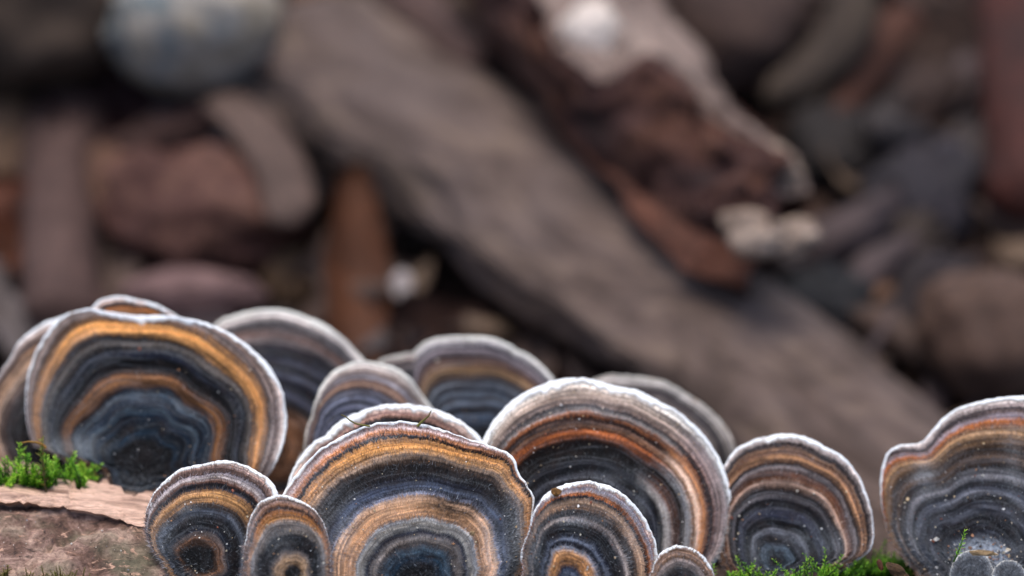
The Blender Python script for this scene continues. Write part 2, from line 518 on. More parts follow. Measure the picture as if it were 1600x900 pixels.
Z_O = Z('.0:101010 .10:2a2622 .15:8a7450 .22:a08c68 .28:77706a .33:2a2a30 .40:18181c .50:24242a .55:5a5650 .62:77716a .68:868078 .72:a07840 .77:b07834 .81:8a6038 .835:2c2624 .85:5a4230 .88:8a6a4c .915:948070 .93:3a2e2a .95:8a7866 .975:b0a494')
Z_N = Z('.0:0c0e10 .15:16181a .2:5a4026 .24:7a5a3c .28:6a6058 .32:28303e .38:1a1e28 .45:1e222c .50:5a6270 .54:40362c .575:5a4630 .62:a07c48 .68:b08a50 .71:8a6a44 .725:303848 .75:1e2430 .77:4a3830 .79:7a5a44 .83:96908e .865:8a8288 .88:4a3c36 .91:7a6656 .94:8a7464 .97:b8aca0')
Z_Q = Z('.0:202024 .4:28282c .55:5a5654 .68:8a8078 .75:6a5030 .85:a08a70 .9:8a6a44 .95:a89a8c')
Z_H = Z('.0:201c1a .4:302a28 .55:3a3028 .65:5a4028 .72:8a5c30 .76:94602c .79:6a5044 .81:2a2a34 .85:22242c .865:5a4438 .885:b09078 .91:8a7264 .94:b8a898')
Z_E = Z('.0:40362c .15:6a5440 .3:9a7448 .385:8a6a48 .42:3a3e50 .46:1e2232 .50:6a7088 .54:1c2030 .58:6a7088 .62:202434 .66:767c92 .695:34384a .73:70707e .76:2e303c .79:8a745c .815:8a7058 .84:6e6a74 .87:8a868c .90:7a6c60 .94:b0aaa2')
Z_D = Z('.0:403020 .18:7a5a3c .31:6a5038 .36:181c28 .42:4c5268 .48:1e2230 .54:565c72 .60:20222e .65:585c6c .70:26242c .745:3c3440 .78:77706e .81:7a6a62 .835:6a4c38 .86:6e6664 .88:4c4444 .905:7e7a7a .93:948e8a .96:b8b4ae')
Z_G = Z('.0:141a20 .3:1c2430 .42:40526a .47:1e2632 .52:566478 .55:242a36 .59:5a6676 .62:2c3440 .655:666e7a .69:2a2a32 .72:5a4c3c .76:8a744e .79:7a6248 .83:5a4436 .86:6a5e60 .89:7e767c .915:38343c .94:8a868c .97:b4b2b0')
Z_F = Z('.0:2c2c34 .6:2c2c34 .7:4a4648 .78:77706e .84:3a3438 .89:8a8078 .94:b8aea4')
Z_K = Z('.0:403838 .6:504848 .72:6a5c54 .78:76706c .83:5a5252 .87:3e3a3e .91:8e8a84 .95:a8a49e')
Z_L = Z('.0:2a2a2c .04:3a3230 .08:46545f .14:5a6a7a .17:222226 .22:4a4c54 .26:6a6e78 .3:26262c .335:18181c .37:3a3c4a .42:484c5c .46:1c1a1e .50:3a3436 .535:6a666a .57:2c2a2e .60:5a4836 .635:a08c74 .66:7a5230 .69:6a4020 .72:6a5a50 .745:7c7472 .77:3a2e28 .80:8a6c4c .825:a07c50 .845:8a6c50 .865:6a4c34 .88:94744e .895:5a4838 .91:2c2426 .92:3a2e2c .94:8a8078 .97:b8b0a8')
Z_M = Z('.0:9098a0 .08:727a88 .14:848e9a .19:4a4e58 .22:2c2c34 .3:222228 .35:585c68 .4:222224 .45:646874 .5:262424 .55:707076 .6:3a2e22 .65:6e5e4a .7:443220 .74:6a5436 .78:8a7250 .81:a08458 .84:8a5a34 .86:b06a28 .88:9a9098 .90:7a6a60 .92:4a3e3a .94:8a7e78 .97:c0b8b0')
Z_A = Z('.0:1a1c1e .08:2a2826 .13:14242c .18:0c161c .22:28485c .26:0c1c26 .30:1c3c50 .33:143044 .36:4c5e6c .39:1c3a52 .43:2c4456 .455:56626e .48:3e444c .495:6a4c30 .53:8a6234 .57:6a5038 .60:2a2424 .64:1a181a .68:2c3444 .71:26262c .745:6a6660 .765:5a4a38 .79:a87e44 .83:b48440 .855:94703e .88:6a5c50 .90:94887c .925:8a7868 .95:a89c90 .975:c0b8b0')
Z_B = Z('.0:1a1816 .4:26221e .5:4a4038 .6:6a5c50 .66:9a8a70 .74:a08a6a .82:8a7050 .88:6a5a50 .93:8a7e74 .97:b8b0a8')
Z_C = Z('.0:3a2a20 .7:5a3c24 .78:b07c40 .83:a06a34 .86:2a2020 .89:5a4434 .94:b0a090')
Z_S = Z('.0:4a4e54 .4:5c626a .6:525860 .85:70767e .95:8a9096')

A_OUT = [(152, 780), (150, 752), (138, 731), (112, 722), (76, 718), (48, 700), (34, 665), (29, 625), (32, 588), (42, 555), (60, 522), (90, 495), (128, 486),
         (165, 490), (200, 493), (240, 494), (275, 497), (310, 503), (350, 518), (390, 543), (420, 572), (440, 610), (448, 655), (443, 695), (430, 730), (405, 755), (360, 765),
         (300, 772), (265, 778), (240, 786), (200, 790)]
bracket('A', 'large bracket fungus at left with broad golden ring and blue-black centre above green moss', (228, 737), 58.2, A_OUT, Z_A, 243, wm=10, tilt=10, yaw=-9,
        dome=0.06, ero=[(95, 30, 0.90), (172, 22, 0.97)], stain_shade_spots=[(230, 735, 62, 40, 0.5)], stain_shade_hex='221e1c', hair=0.8, ruf=0.03, back=1.2, terr=2.0, lobe=0.034, frost=[(108, 703, 34, 14, 1.0), (60, 640, 22, 60, 0.35), (420, 700, 20, 50, 0.4), (200, 765, 50, 14, 0.3)])
bracket('B', 'bracket fungus cut by the left picture edge, tucked behind the large golden-ringed one', (95, 690), 59.4,
        [(0, 740), (-25, 680), (-22, 630), (-8, 588), (10, 560), (28, 530), (58, 503), (92, 492), (140, 500), (190, 540), (220, 620), (190, 720), (120, 770), (50, 770)],
        Z_B, 190, wm=9, tilt=14, hair=0.3, res=0.7)
bracket('C', 'small white-edged bracket fungus peeking out over the top of the large golden-ringed one', (215, 560), 59.4,
        [(120, 560), (132, 500), (143, 476), (156, 466), (182, 462), (220, 470), (262, 486), (284, 500), (310, 540), (300, 600), (220, 640), (140, 620)],
        Z_C, 98, wm=7, tilt=12, hair=0.3, res=0.6)
bracket('D', 'softly blurred bracket fungus with slate blue bands behind right of the golden-ringed one', (425, 712), 60.4,
        [(300, 760), (280, 650), (300, 540), (340, 498), (375, 487), (410, 484), (450, 488), (495, 505), (530, 528), (562, 558), (590, 610), (585, 690), (540, 770), (430, 810)],
        Z_D, 230, wm=11, tilt=14, hair=0.25, res=0.8, margin=MG_CREAM)
bracket('E', 'narrow bracket fungus with blue-grey stripes and a pale edge, leaning between its neighbours', (548, 738), 58.6,
        [(455, 790), (462, 740), (478, 700), (488, 650), (500, 605), (520, 580), (548, 567), (575, 565), (605, 573), (635, 593), (660, 620), (675, 640), (690, 690), (660, 770), (550, 800)],
        Z_E, 175, wm=10, tilt=20, yaw=16, hair=0.35, res=0.7, margin=MG_CREAM)
bracket('F', 'sliver of a dull bracket fungus showing between two larger blurred ones', (640, 650), 60.6,
        [(560, 640), (575, 580), (592, 562), (620, 553), (650, 551), (690, 560), (720, 620), (690, 720), (600, 710)], Z_F, 100, wm=9, tilt=12, hair=0, res=0.5, margin=MG_DULL)
bracket('G', 'blurred wide bracket fungus with dark blue base standing behind the white-rimmed one', (745, 745), 60.1,
        [(640, 790), (640, 680), (640, 610), (640, 570), (646, 548), (665, 532), (695, 524), (740, 528), (785, 536), (825, 555), (850, 575), (866, 594), (885, 640), (890, 720), (850, 800), (745, 830)],
        Z_G, 222, wm=10, tilt=15, hair=0.25, res=0.8, margin=MG_CREAM)
bracket('K', 'blurred dull-edged bracket fungus peeking over the right shoulder of the big dark one', (1000, 745), 60.2,
        [(850, 700), (880, 630), (930, 593), (985, 586), (1040, 597), (1090, 624), (1130, 660), (1150, 700), (1158, 740), (1120, 810), (1000, 840), (880, 800)],
        Z_K, 160, wm=9, tilt=15, hair=0, res=0.7, margin=MG_DULL)
bracket('H', 'thick white-rimmed bracket fungus directly behind the front centre one', (625, 800), 57.0,
        [(440, 800), (446, 765), (460, 725), (480, 697), (505, 682), (522, 664), (545, 650), (580, 637), (625, 632), (660, 635), (700, 648), (735, 670), (755, 692), (800, 760), (790, 850), (620, 900), (470, 860)],
        Z_H, 165, wm=15, tilt=12, hair=0.6, res=0.9, ruf=0.02)
bracket('J', 'big dark bracket fungus with thick white rim, right of centre', (905, 862), 57.0,
        [(755, 800), (745, 740), (755, 690), (775, 655), (805, 625), (840, 606), (880, 594), (912, 592), (940, 598), (968, 608), (1000, 612), (1035, 630), (1075, 655), (1110, 690), (1135, 735), (1148, 785),
         (1147, 830), (1130, 868), (1105, 895), (1060, 930), (900, 980), (780, 920)], Z_J, 268, wm=17, tilt=12, yaw=6, dome=0.09, hair=0.8, ruf=0.02, terr=1.2, lobe=0.01,
        side=(0, 42, Z('.0:202228 .27:22242c .33:6a7088 .38:3a3e4c .41:18181c .45:3a3e4c .50:1a1a1e .535:a8a49c .555:8a8078 .575:6a4020 .605:5a3418 .63:1c1a1c .67:8a8a8c .69:a09c98 .715:90704c .745:b8a890 .78:b08050 .81:8a5c38 .825:4a3a38 .85:6a5448 .88:a08f86 .93:b0a49c .96:c8c0b8')),
        frost=[(945, 752, 26, 8, 0.35), (1000, 790, 8, 30, 0.4), (1040, 860, 8, 40, 0.35)])
bracket('L', 'rounded bracket fungus with many brown stripes, right of the big dark one', (1211, 882), 57.3,
        [(1140, 900), (1120, 850), (1122, 790), (1135, 730), (1155, 703), (1185, 688), (1220, 681), (1255, 682), (1280, 690), (1293, 701), (1305, 704), (1328, 722), (1348, 752), (1360, 790), (1366, 830), (1360, 858),
         (1335, 876), (1290, 900), (1211, 925)], Z_L, 200, wm=9, tilt=12, yaw=-6, hair=0.9, ruf=0.02, lobe=0.011, frost=[(1300, 850, 30, 16, 0.4), (1250, 845, 20, 8, 0.3), (1180, 870, 14, 20, 0.3)])
bracket('M', 'bracket fungus cut by the right picture edge with a notched white rim', (1535, 882), 57.0,
        [(1430, 890), (1402, 855), (1388, 815), (1383, 775), (1386, 738), (1394, 712), (1412, 699), (1440, 698), (1452, 693), (1468, 672), (1485, 653), (1510, 640), (1560, 627), (1605, 620), (1680, 640), (1740, 700), (1765, 780),
         (1745, 860), (1650, 905), (1535, 920)], Z_M, 240, wm=9, tilt=12, yaw=-10, ero=[(137, 8, 0.93), (172, 25, 0.88)], hair=1.0, ruf=0.02, lobe=0.009, frost=[(1452, 745, 12, 20, 0.8), (1588, 740, 11, 60, 0.3), (1420, 850, 20, 40, 0.4), (1530, 870, 60, 14, 0.5)])
bracket('I', 'front centre bracket fungus with orange edge, tan inner arch and torn right side', (652, 913), 55.2,
        [(430, 900), (432, 830), (438, 775), (455, 750), (480, 722), (510, 698), (545, 677), (590, 665), (640, 664), (680, 672), (725, 688), (770, 700), (795, 712), (805, 724), (806, 738), (822, 760), (836, 778),
         (832, 800), (828, 830), (820, 870), (805, 905), (760, 960), (650, 1000), (500, 970)], Z_I, 250, wm=6, tilt=13, dome=0.10,
        ero=[(20, 26, 0.90), (0, 16, 0.95)], stain_shade_spots=[(710, 797, 42, 22, 0.95), (775, 830, 16, 12, 0.6)], stain_shade_hex='2c1e16', hair=1.4, ruf=0.015, terr=1.1, jag=1.3, lobe=0.02,
        frost=[(485, 790, 30, 60, 0.45), (805, 840, 14, 60, 0.6), (765, 870, 14, 40, 0.7), (540, 850, 14, 50, 0.4), (560, 690, 50, 7, 0.45)])
bracket('N', 'small bracket fungus with golden band at the front left beside bare bark', (315, 882), 55.4,
        [(290, 915), (255, 882), (232, 860), (221, 830), (222, 800), (235, 770), (255, 748), (280, 735), (310, 728), (345, 720), (375, 727), (405, 740), (424, 755), (432, 772), (440, 810), (440, 860), (420, 910), (350, 940)],
        Z_N, 160, wm=9, tilt=15, yaw=-14, dome=0.12, hair=1.3, ruf=0.02, stain_shade_spots=[(300, 872, 22, 14, 0.9), (395, 830, 22, 40, 0.5)], stain_shade_hex='101216', ero=[(185, 35, 0.94)], frost=[(250, 850, 16, 40, 0.6), (290, 800, 20, 14, 0.3)])  # black spot at the centre paints the shade of its hollow into the colour
bracket('O', 'smallest upright bracket fungus wedged beside the front centre one, with orange band and grey felt', (460, 900), 54.6,
        [(383, 920), (381, 880), (383, 840), (391, 805), (402, 787), (425, 776), (450, 777), (475, 787), (497, 806), (511, 840), (515, 880), (512, 920), (460, 960)],
        Z_O, 122, wm=5, tilt=12, dome=0.14, hair=1.8, res=0.8, ruf=0.015, frost=[(392, 860, 8, 50, 0.7), (508, 870, 7, 40, 0.7), (430, 845, 20, 12, 0.3)])
bracket('P', 'front bracket fungus with crumb on its white rim, before the big dark one', (884, 905), 54.9,
        [(815, 935), (818, 890), (828, 830), (838, 795), (855, 772), (885, 758), (920, 754), (955, 762), (985, 782), (1010, 812), (1025, 845), (1032, 885), (1025, 920), (980, 970), (884, 990)],
        Z_P, 152, wm=10, tilt=10, yaw=10, dome=0.12, hair=1.6, ruf=0.015, ero=[(155, 25, 0.95)], lobe=0.018, frost=[(830, 850, 10, 50, 0.6), (900, 815, 40, 6, 0.5), (985, 840, 10, 30, 0.4)])
bracket('Q', 'tiny bracket fungus half hidden at the bottom edge under the big dark one', (1062, 925), 54.8,
        [(1015, 930), (1020, 890), (1033, 864), (1058, 853), (1085, 859), (1105, 875), (1117, 900), (1118, 930), (1062, 970)], Z_Q, 70, wm=6, tilt=12, dome=0.14, hair=1.4, res=0.6)
bracket('S', 'young blue-grey bracket bud at the foot of the notched one', (1517, 899), 56.5,
        [(1486, 907), (1489, 883), (1502, 867), (1520, 860), (1540, 866), (1550, 881), (1552, 907), (1517, 929)], Z_S, 38, wm=2.6, tilt=18, dome=0.06, hair=1.2, res=0.4, th=0.1, margin=MG_CREAM)
bracket('S2', 'young flat grey bracket bud at the bottom right corner', (1577, 899), 56.4,
        [(1550, 907), (1554, 889), (1565, 879), (1580, 876), (1596, 883), (1603, 901), (1577, 921)], Z_S, 24, wm=2.2, tilt=25, dome=0.06, hair=1.2, res=0.4, th=0.1, margin=MG_CREAM)

# ------------------------------------------------------------------ the log the brackets grow on
LOG_TILT = math.radians(5.6)
LOG_R = 5.0
LOG_DIR = (AX_R * math.cos(LOG_TILT) - AX_U * math.sin(LOG_TILT)).normalized()
LOG_Z = (Vector((0, 0, 1)) - LOG_DIR * LOG_DIR.z).normalized()
LOG_Y = LOG_Z.cross(LOG_DIR)
LOG_C = Vector((0, 0.1, 4.2)) - AX_F * 1.3 - AX_U * 0.09

def log_r(s, a):
    """bark radius at length s (cm), angle a (0 = up, negative = towards the camera)"""
    p = Vector((s * 0.35, math.cos(a) * 1.6, math.sin(a) * 1.6))
    r = LOG_R - 0.012 * s
    r += 0.30 * mnoise.fractal(p, 1.0, 2.0, 4) + 0.10 * mnoise.fractal(p * 5, 0.9, 2.0, 4)
    # plates of bark: stepped relief
    q = mnoise.noise(Vector((s * 0.8, math.cos(a) * 5, math.sin(a) * 5)))
    r += 0.10 * min(1, max(0, (q - 0.05) / 0.05)) + 0.06 * min(1, max(0, (q - 0.28) / 0.04))
    q2 = mnoise.noise(Vector((s * 0.45 + 9, math.cos(a) * 11, math.sin(a) * 11)))
    r -= 0.16 * max(0, 1 - abs(q2) / 0.07)
    r += 0.05 * mnoise.fractal(Vector((s * 3, math.cos(a) * 15, math.sin(a) * 15)), 0.8, 2.0, 3)
    return r

def log_point(s, a, lift=0.0):
    r = log_r(s, a) + lift
    return LOG_C + LOG_DIR * s + LOG_Y * (math.sin(a) * r) + LOG_Z * (math.cos(a) * r)

ns, na = 460, 260
V = []
aa = [-math.pi + 2 * math.pi * i / na for i in range(na)]
for i in range(ns):
    s = -21 + 42 * i / (ns - 1)
    for a in aa:
        V.append(log_point(s, a))
b = NT('damp bark')
tc = b.n('ShaderNodeTexCoord').outputs['Object']
n1 = b.noise(b.mapping(tc, (0.6, 1, 1)), 1.6, 8, 0.72, 0.8)
n2 = b.noise(tc, 9, 8, 0.75)
n4 = b.noise(b.mapping(tc, (0.7, 2, 2)), 2.6, 6, 0.7, 1.0)
n3 = b.noise(tc, 0.7, 4, 0.6)
c = b.ramp(n1, [(0.30, hexc('2e2622')), (0.42, hexc('6a5044')), (0.52, hexc('8e7266')), (0.60, hexc('b49684')), (0.70, hexc('7e6a5e'))])
c = b.mix(b.mrange(n3, 0.52, 0.66, 0.0, 0.6), c, hexc('72705a'))
c = b.mix(b.mrange(n4, 0.58, 0.63, 0.0, 0.85), c, hexc('c8a088'))
c = b.mix(b.mrange(n4, 0.40, 0.34, 0.0, 0.85), c, hexc('3a302c'))
c = b.mix(1.0, c, b.ramp(n2, [(0.34, (0.45, 0.43, 0.42, 1)), (0.64, (1.3, 1.3, 1.3, 1))]), 'MULTIPLY')
sx = b.n('ShaderNodeSeparateXYZ'); b.l(tc, sx.inputs[0])
c = b.mix(b.mrange(b.math('ADD', sx.outputs[0], b.math('MULTIPLY', n1, 4.0)), -2.0, 2.0, 0.0, 0.85), c, b.mix(n2, hexc('14100e'), hexc('3a2e28')))  # darker to the right: mossy unpeeled bark, with the hollow's shade painted in
b.l(c, b.b.inputs['Base Color'])
b.b.inputs['Roughness'].default_value = 0.8
b.b.inputs['Specular IOR Level'].default_value = 0.3
b.bump(b.math('ADD', n2, n1), 0.6, 0.1)
M_BARK = b.m
root_log = empty('fallen_log', Matrix.Translation((LOG_C.x, LOG_C.y, 0)))
tag(root_log, 'fallen log with peeling reddish brown bark, carrying the bracket fungi', 'log')
Vn = np.array([tuple(v) for v in V]) - np.array([LOG_C.x, LOG_C.y, 0])
mesh_np('bark', Vn, grid_faces(na, ns, True), [M_BARK], parent=root_log)
for end in (0, 1):
    ring = Vn[(0 if end == 0 else (ns - 1) * na):][:na]
    cen = ring.mean(0)
    VV = np.concatenate([ring, cen + (ring - cen) * 0.5, [cen]])
    FF = []
    for i in range(na):
        j = (i + 1) % na
        FF += [(i, j, na + j, na + i), (na + i, na + j, 2 * na)]
    mesh_np('cut_end', VV, FF, [rough_mat('end grain', ['6a5440', '8a7054'], 1.0)], parent=root_log)

def log_hit(px, py):
    """photo pixel -> (s, a) on the log (coarse march along the pixel's ray)"""
    d = (P(px, py, 1.0) - CAM)
    best = None
    for i in range(900):
        q = CAM + d * (50 + i * 0.02)
        rel = q - LOG_C
        s = rel.dot(LOG_DIR); y = rel.dot(LOG_Y); z = rel.dot(LOG_Z)
        a = math.atan2(y, z); r = math.hypot(y, z)
        g = r - log_r(s, a)
        if best is None or g < best[0]:
            best = (g, s, a)
        if g < 0:
            break
    return best[1], best[2]

# pale bared wood along the crest at the left: torn slabs with thickness
M_BARE = rough_mat('bared wood', ['5e4a46', 'a08c84', 'dcc8c0', 'b09c94', '80706a'], 1.6, 0.75, 0.7, 0.08, (0.35, 2.4, 2.4), gain=0.9)
def wood_sliver(x0, x1, yt0, yb0, yt1, yb1, lift, seed):
    n, m = 26, 9
    r = random.Random(seed)
    top = []
    for i in range(n):
        f = i / (n - 1)
        px = x0 + (x1 - x0) * f
        yt = yt0 + (yt1 - yt0) * f + r.uniform(-1, 1) * 1.5
        yb = yb0 + (yb1 - yb0) * f + r.uniform(-1, 1) * 2.0
        s0, a0 = log_hit(px, yt); s1, a1 = log_hit(px, yb)
        for j in range(m):
            g = j / (m - 1)
            s = s0 + (s1 - s0) * g; a = a0 + (a1 - a0) * g
            edge = min(g, 1 - g, f * 3, (1 - f) * 3)
            top.append(LOG_C + LOG_DIR * s + (LOG_Y * math.sin(a) + LOG_Z * math.cos(a)) * (LOG_R + 0.22 - 0.012 * s + lift * min(1, edge * 8) + 0.05 * mnoise.fractal(Vector((s * 0.8, a * 20, seed)), 1, 2, 4)))
    Vt = np.array([tuple(v) for v in top])
    down = np.array([tuple(LOG_C - LOG_C)])
    ctr = np.array(LOG_C)
    Vb = Vt + (np.array([0, 0.25, -0.5]))[None, :]
    F1 = grid_faces(m, n, False)
    F2 = F1[:, ::-1] + len(Vt)
    bd = [j for j in range(m)] + [i * m + m - 1 for i in range(1, n)] + [(n - 1) * m + j for j in range(m - 2, -1, -1)] + [i * m for i in range(n - 2, 0, -1)]
    F3 = np.array([(bd[q], bd[(q + 1) % len(bd)], bd[(q + 1) % len(bd)] + len(Vt), bd[q] + len(Vt)) for q in range(len(bd))])
    Vall = np.concatenate([Vt, Vb]) - np.array([LOG_C.x, LOG_C.y, 0])
    return mesh_np('wood_sliver', Vall, np.concatenate([F1, F2, F3]), [M_BARE], parent=root_log)
wood_sliver(-60, 112, 770, 796, 774, 806, 0.10, 1)['label'] = 'pale bare wood sliver along the crest'
wood_sliver(108, 250, 776, 812, 784, 828, 0.05, 2)

# ------------------------------------------------------------------ forest floor
nx, ny = 220, 220
V = []
for j in range(ny):
    y = -30 + 130 * (j / (ny - 1))
    for i in range(nx):
        x = -65 + 130 * i / (nx - 1)
        p = Vector((x * 0.12, y * 0.12, 0.3))
        V.append((x, y, 0.9 * mnoise.fractal(p, 1.0, 2.0, 5) - 0.4))
M_SOIL = rough_mat('damp soil', ['1e1816', '382c28', '4c3c36', '2c2422'], 0.5, 0.85, 0.8, 0.4)
tag(mesh_np('forest_floor', np.array(V), grid_faces(nx, ny, False), [M_SOIL]), kind='structure')
far = [(-2000, -2000, -1.6), (2000, -2000, -1.6), (2000, 2000, -1.6), (-2000, 2000, -1.6)]
tag(mesh_np('ground', np.array(far), np.array([[0, 1, 2, 3]]), [M_SOIL]), kind='structure')

# ------------------------------------------------------------------ background things
def stone(name, label, cat, px, py, rx, ry, colors, rot=0, rz=None, lift=0.0, rough=0.12, sub=4, seed=0, scale=0.5, stretch=(1, 1, 1), group=None, ang=0.0, extra=None):
    """rounded or broken stone of pixel radii rx, ry resting on the floor"""
    g = G(px, py, 0.0)
    d = depth_of(g)
    k = d * 0.36 / 1600
    a, c_ = rx * k, ry * k
    z = rz if rz else 0.55 * min(a, c_)
    ctr = G(px, py, z * 0.75 + lift)
    bm = bmesh.new()
    bmesh.ops.create_icosphere(bm, subdivisions=sub, radius=1)
    cr, sr = math.cos(math.radians(rot)), math.sin(math.radians(rot))
    off = Vector((seed * 13.7, seed * 5.1, 2.2))
    for v in bm.verts:
        p = v.co.copy()
        n = mnoise.fractal(p * 1.1 + off, 1, 2, 3) * rough * 1.6 + mnoise.fractal(p * 4 + off, 1, 2, 4) * rough * 0.5
        if ang:   # broken facets
            n += ang * (mnoise.cell(p * 1.3 + off) - 0.5) * 0.35
        p *= 1 + n
        x, y, w = p.x * a, p.y * c_, p.z * z
        x, y = x * cr - y * sr, x * sr + y * cr
        # long axes lie across the view, short axis faces up and towards the viewer
        nrm = (Vector((0, 0, 1)) * 0.6 - AX_F).normalized()
        up = AX_R.cross(nrm) * -1
        up = nrm.cross(AX_R)
        v.co = AX_R * x + up * (y / max(0.5, up.dot(AX_U))) + nrm * w
    me = bpy.data.meshes.new(name)
    bm.to_mesh(me); bm.free()
    me.materials.append(extra or rough_mat(name + ' skin', colors, scale, 0.8, 0.4, 0.15, stretch))
    me.polygons.foreach_set('use_smooth', np.ones(len(me.polygons), dtype=bool))
    o = bpy.data.objects.new(name, me)
    col.objects.link(o)
    o.location = ctr
    return tag(o, label, cat, group)

def branch(name, p0, p1, r0, r1, mat, flat=0.8, n=60, m=28, rough=0.12, bend=(0, 0, 0), seed=0, parent=None, ends=True):
    """tapered limb from p0 to p1 with uneven round section and closed broken ends"""
    ax = (p1 - p0)
    L = ax.length
    t = ax.normalized()
    up = Vector((0, 0, 1)); side = t.cross(up).normalized(); up = side.cross(t)
    V = []
    for i in range(n):
        f = i / (n - 1)
        e = 1.0
        if ends:
            q = min(f, 1 - f) * L
            e = min(1, 0.25 + (q / (0.5 * max(r0, r1))) ** 0.6 * 0.75) if q < 0.5 * max(r0, r1) else 1
            if i in (0, n - 1): e = 0.01
        r = (r0 + (r1 - r0) * f) * e
        c = p0 + ax * f + Vector(bend) * (4 * f * (1 - f))
        for j in range(m):
            a = 2 * math.pi * j / m
            q = Vector((f * L * 0.15, math.cos(a) * 1.1 + seed * 3.3, math.sin(a) * 1.1))
            rr = r * (1 + rough * 1.5 * mnoise.fractal(q, 1, 2, 3) + rough * 0.5 * mnoise.fractal(q * 5, 1, 2, 3))
            V.append(tuple(c + side * (math.cos(a) * rr) + up * (math.sin(a) * rr * flat)))
    c0 = p0
    Vn = np.array(V)
    o = mesh_np(name, Vn if parent else Vn - np.array(c0), grid_faces(m, n, True), [mat], parent=parent)
    if parent is None:
        o.location = c0
    return o

def leaf(name, label, p, L, W, yaw, pitch, roll, curl, mat, group=None, seed=0, cat='dead leaf'):
    n, m = 18, 11
    r = random.Random(seed)
    top = []
    for i in range(n):
        f = i / (n - 1)
        w = W * (math.sin(math.pi * min(1, f * 0.92 + 0.06)) ** 0.55) * (1 + 0.05 * math.sin(f * 19 + seed))
        for j in range(m):
            g = j / (m - 1) * 2 - 1
            top.append((g * w * 0.5, (f - 0.5) * L, curl * W * (g * g - 0.4) + 0.12 * W * math.sin(f * 5 + seed) + 0.05 * W * mnoise.noise(Vector((g * 2, f * 6, seed))) - (0.04 * W if abs(g) < 0.1 else 0)))
    Vt = np.array(top)
    Vb = Vt - np.array([0, 0, 0.04])
    F1 = grid_faces(m, n, False)
    bd = [j for j in range(m)] + [i * m + m - 1 for i in range(1, n)] + [(n - 1) * m + j for j in range(m - 2, -1, -1)] + [i * m for i in range(n - 2, 0, -1)]
    F3 = np.array([(bd[q], bd[(q + 1) % len(bd)], bd[(q + 1) % len(bd)] + len(Vt), bd[q] + len(Vt)) for q in range(len(bd))])
    o = mesh_np(name, np.concatenate([Vt, Vb]), np.concatenate([F1, F1[:, ::-1] + len(Vt), F3]), [mat])
    o.location = p
    o.rotation_euler = (math.radians(pitch), math.radians(roll), math.radians(yaw))
    return tag(o, label, cat, group)

# stones
stone('stone', 'smooth dark brown-grey stone filling the top left corner', 'stone', 25, 20, 185, 118, ['443c36', '564c44', '625850'], rot=8, seed=1, rz=2.6, scale=0.4, lift=1.4)
stone('stone', 'pale blue-grey and cream stone at the top left, beside the smooth dark one', 'stone', 300, 42, 138, 92, ['44545a', '6a7c80', 'a8a492', '9a9280', '586468'], rot=-5, seed=2, rz=2.4, scale=0.55, lift=1.4, extra=rough_mat('pale stone skin', ['3a4e5c', '5c7686', 'a8acac', '98988e', '506876'], 0.45, gain=0.85), rough=0.12, ang=0.0)
stone('stone', 'purplish brown rounded stone at the top right with a dark hollow under it', 'stone', 1150, 30, 120, 105, ['443838', '564846', '62544e'], rot=-25, seed=3, rz=1.8, lift=0.4)
stone('stone', 'white pebble in the litter beside the tan upright leaf', 'pebble', 629, 446, 15, 24, ['c4c8d4', 'd8dce4', 'e4e6ea'], seed=4, sub=3, scale=1.2, lift=1.6, extra=rough_mat('white pebble skin', ['8a909c', 'b4b8c4', 'c4c8d0'], 1.2, gain=0.75))
stone('stone', 'lilac-grey flat stone behind the golden-ringed bracket', 'stone', 305, 462, 110, 38, ['6c5a5e', '8a767c', 'a08c92'], seed=5, rz=0.9, lift=0.6)
stone('stone', 'tan rounded pebble left of the upright rusty leaf', 'pebble', 455, 432, 48, 44, ['5c4c40', '75634f', '6a5848'], seed=6)
stone('stone', 'tan stone at the left picture edge halfway up', 'stone', 5, 235, 55, 85, ['6c5a4c', '826e5c', '75645a'], rot=-15, seed=7, lift=0.4)
stone('stone', 'dark blue-grey broken stone standing right of the split log end', 'stone', 1435, 300, 85, 95, ['2c2c34', '3c3c48', '4a4854'], seed=8, ang=0.8, lift=0.3, rough=0.2)
stone('stone', 'mottled grey stone lying low right of the split log end', 'stone', 1385, 385, 95, 42, ['3a3636', '564e4a', '66584e'], rot=18, seed=9, ang=0.5, lift=0.2, rough=0.2)
stone('stone', 'near-black stone leaning on the long grey log', 'stone', 1285, 470, 70, 55, ['1e2228', '2a2e36', '3a3a40'], rot=25, seed=10, ang=0.6, rough=0.2, lift=0.6)
stone('stone', 'dark charred stone above the mottled grey one', 'stone', 1300, 235, 85, 80, ['242224', '302e30', '3c3838'], rot=40, seed=11, ang=0.6, rough=0.2)
stone('stone', 'brownish grey stone at the right edge above the notched bracket', 'stone', 1560, 530, 120, 100, ['4c403e', '64544e', '766660'], rot=-35, seed=12, rz=1.6, lift=0.4)
stone('stone', 'dark slab between the black gap and the brownish grey right stone', 'stone', 1440, 470, 110, 45, ['2a2628', '36323a', '403a3c'], rot=48, seed=13, ang=0.6, rough=0.2, lift=0.5)
stone('stone', 'small dusky stone high at the right beside the red bark', 'stone', 1440, 150, 70, 50, ['382e2e', '4a3e3c', '544644'], rot=35, seed=14, ang=0.4)

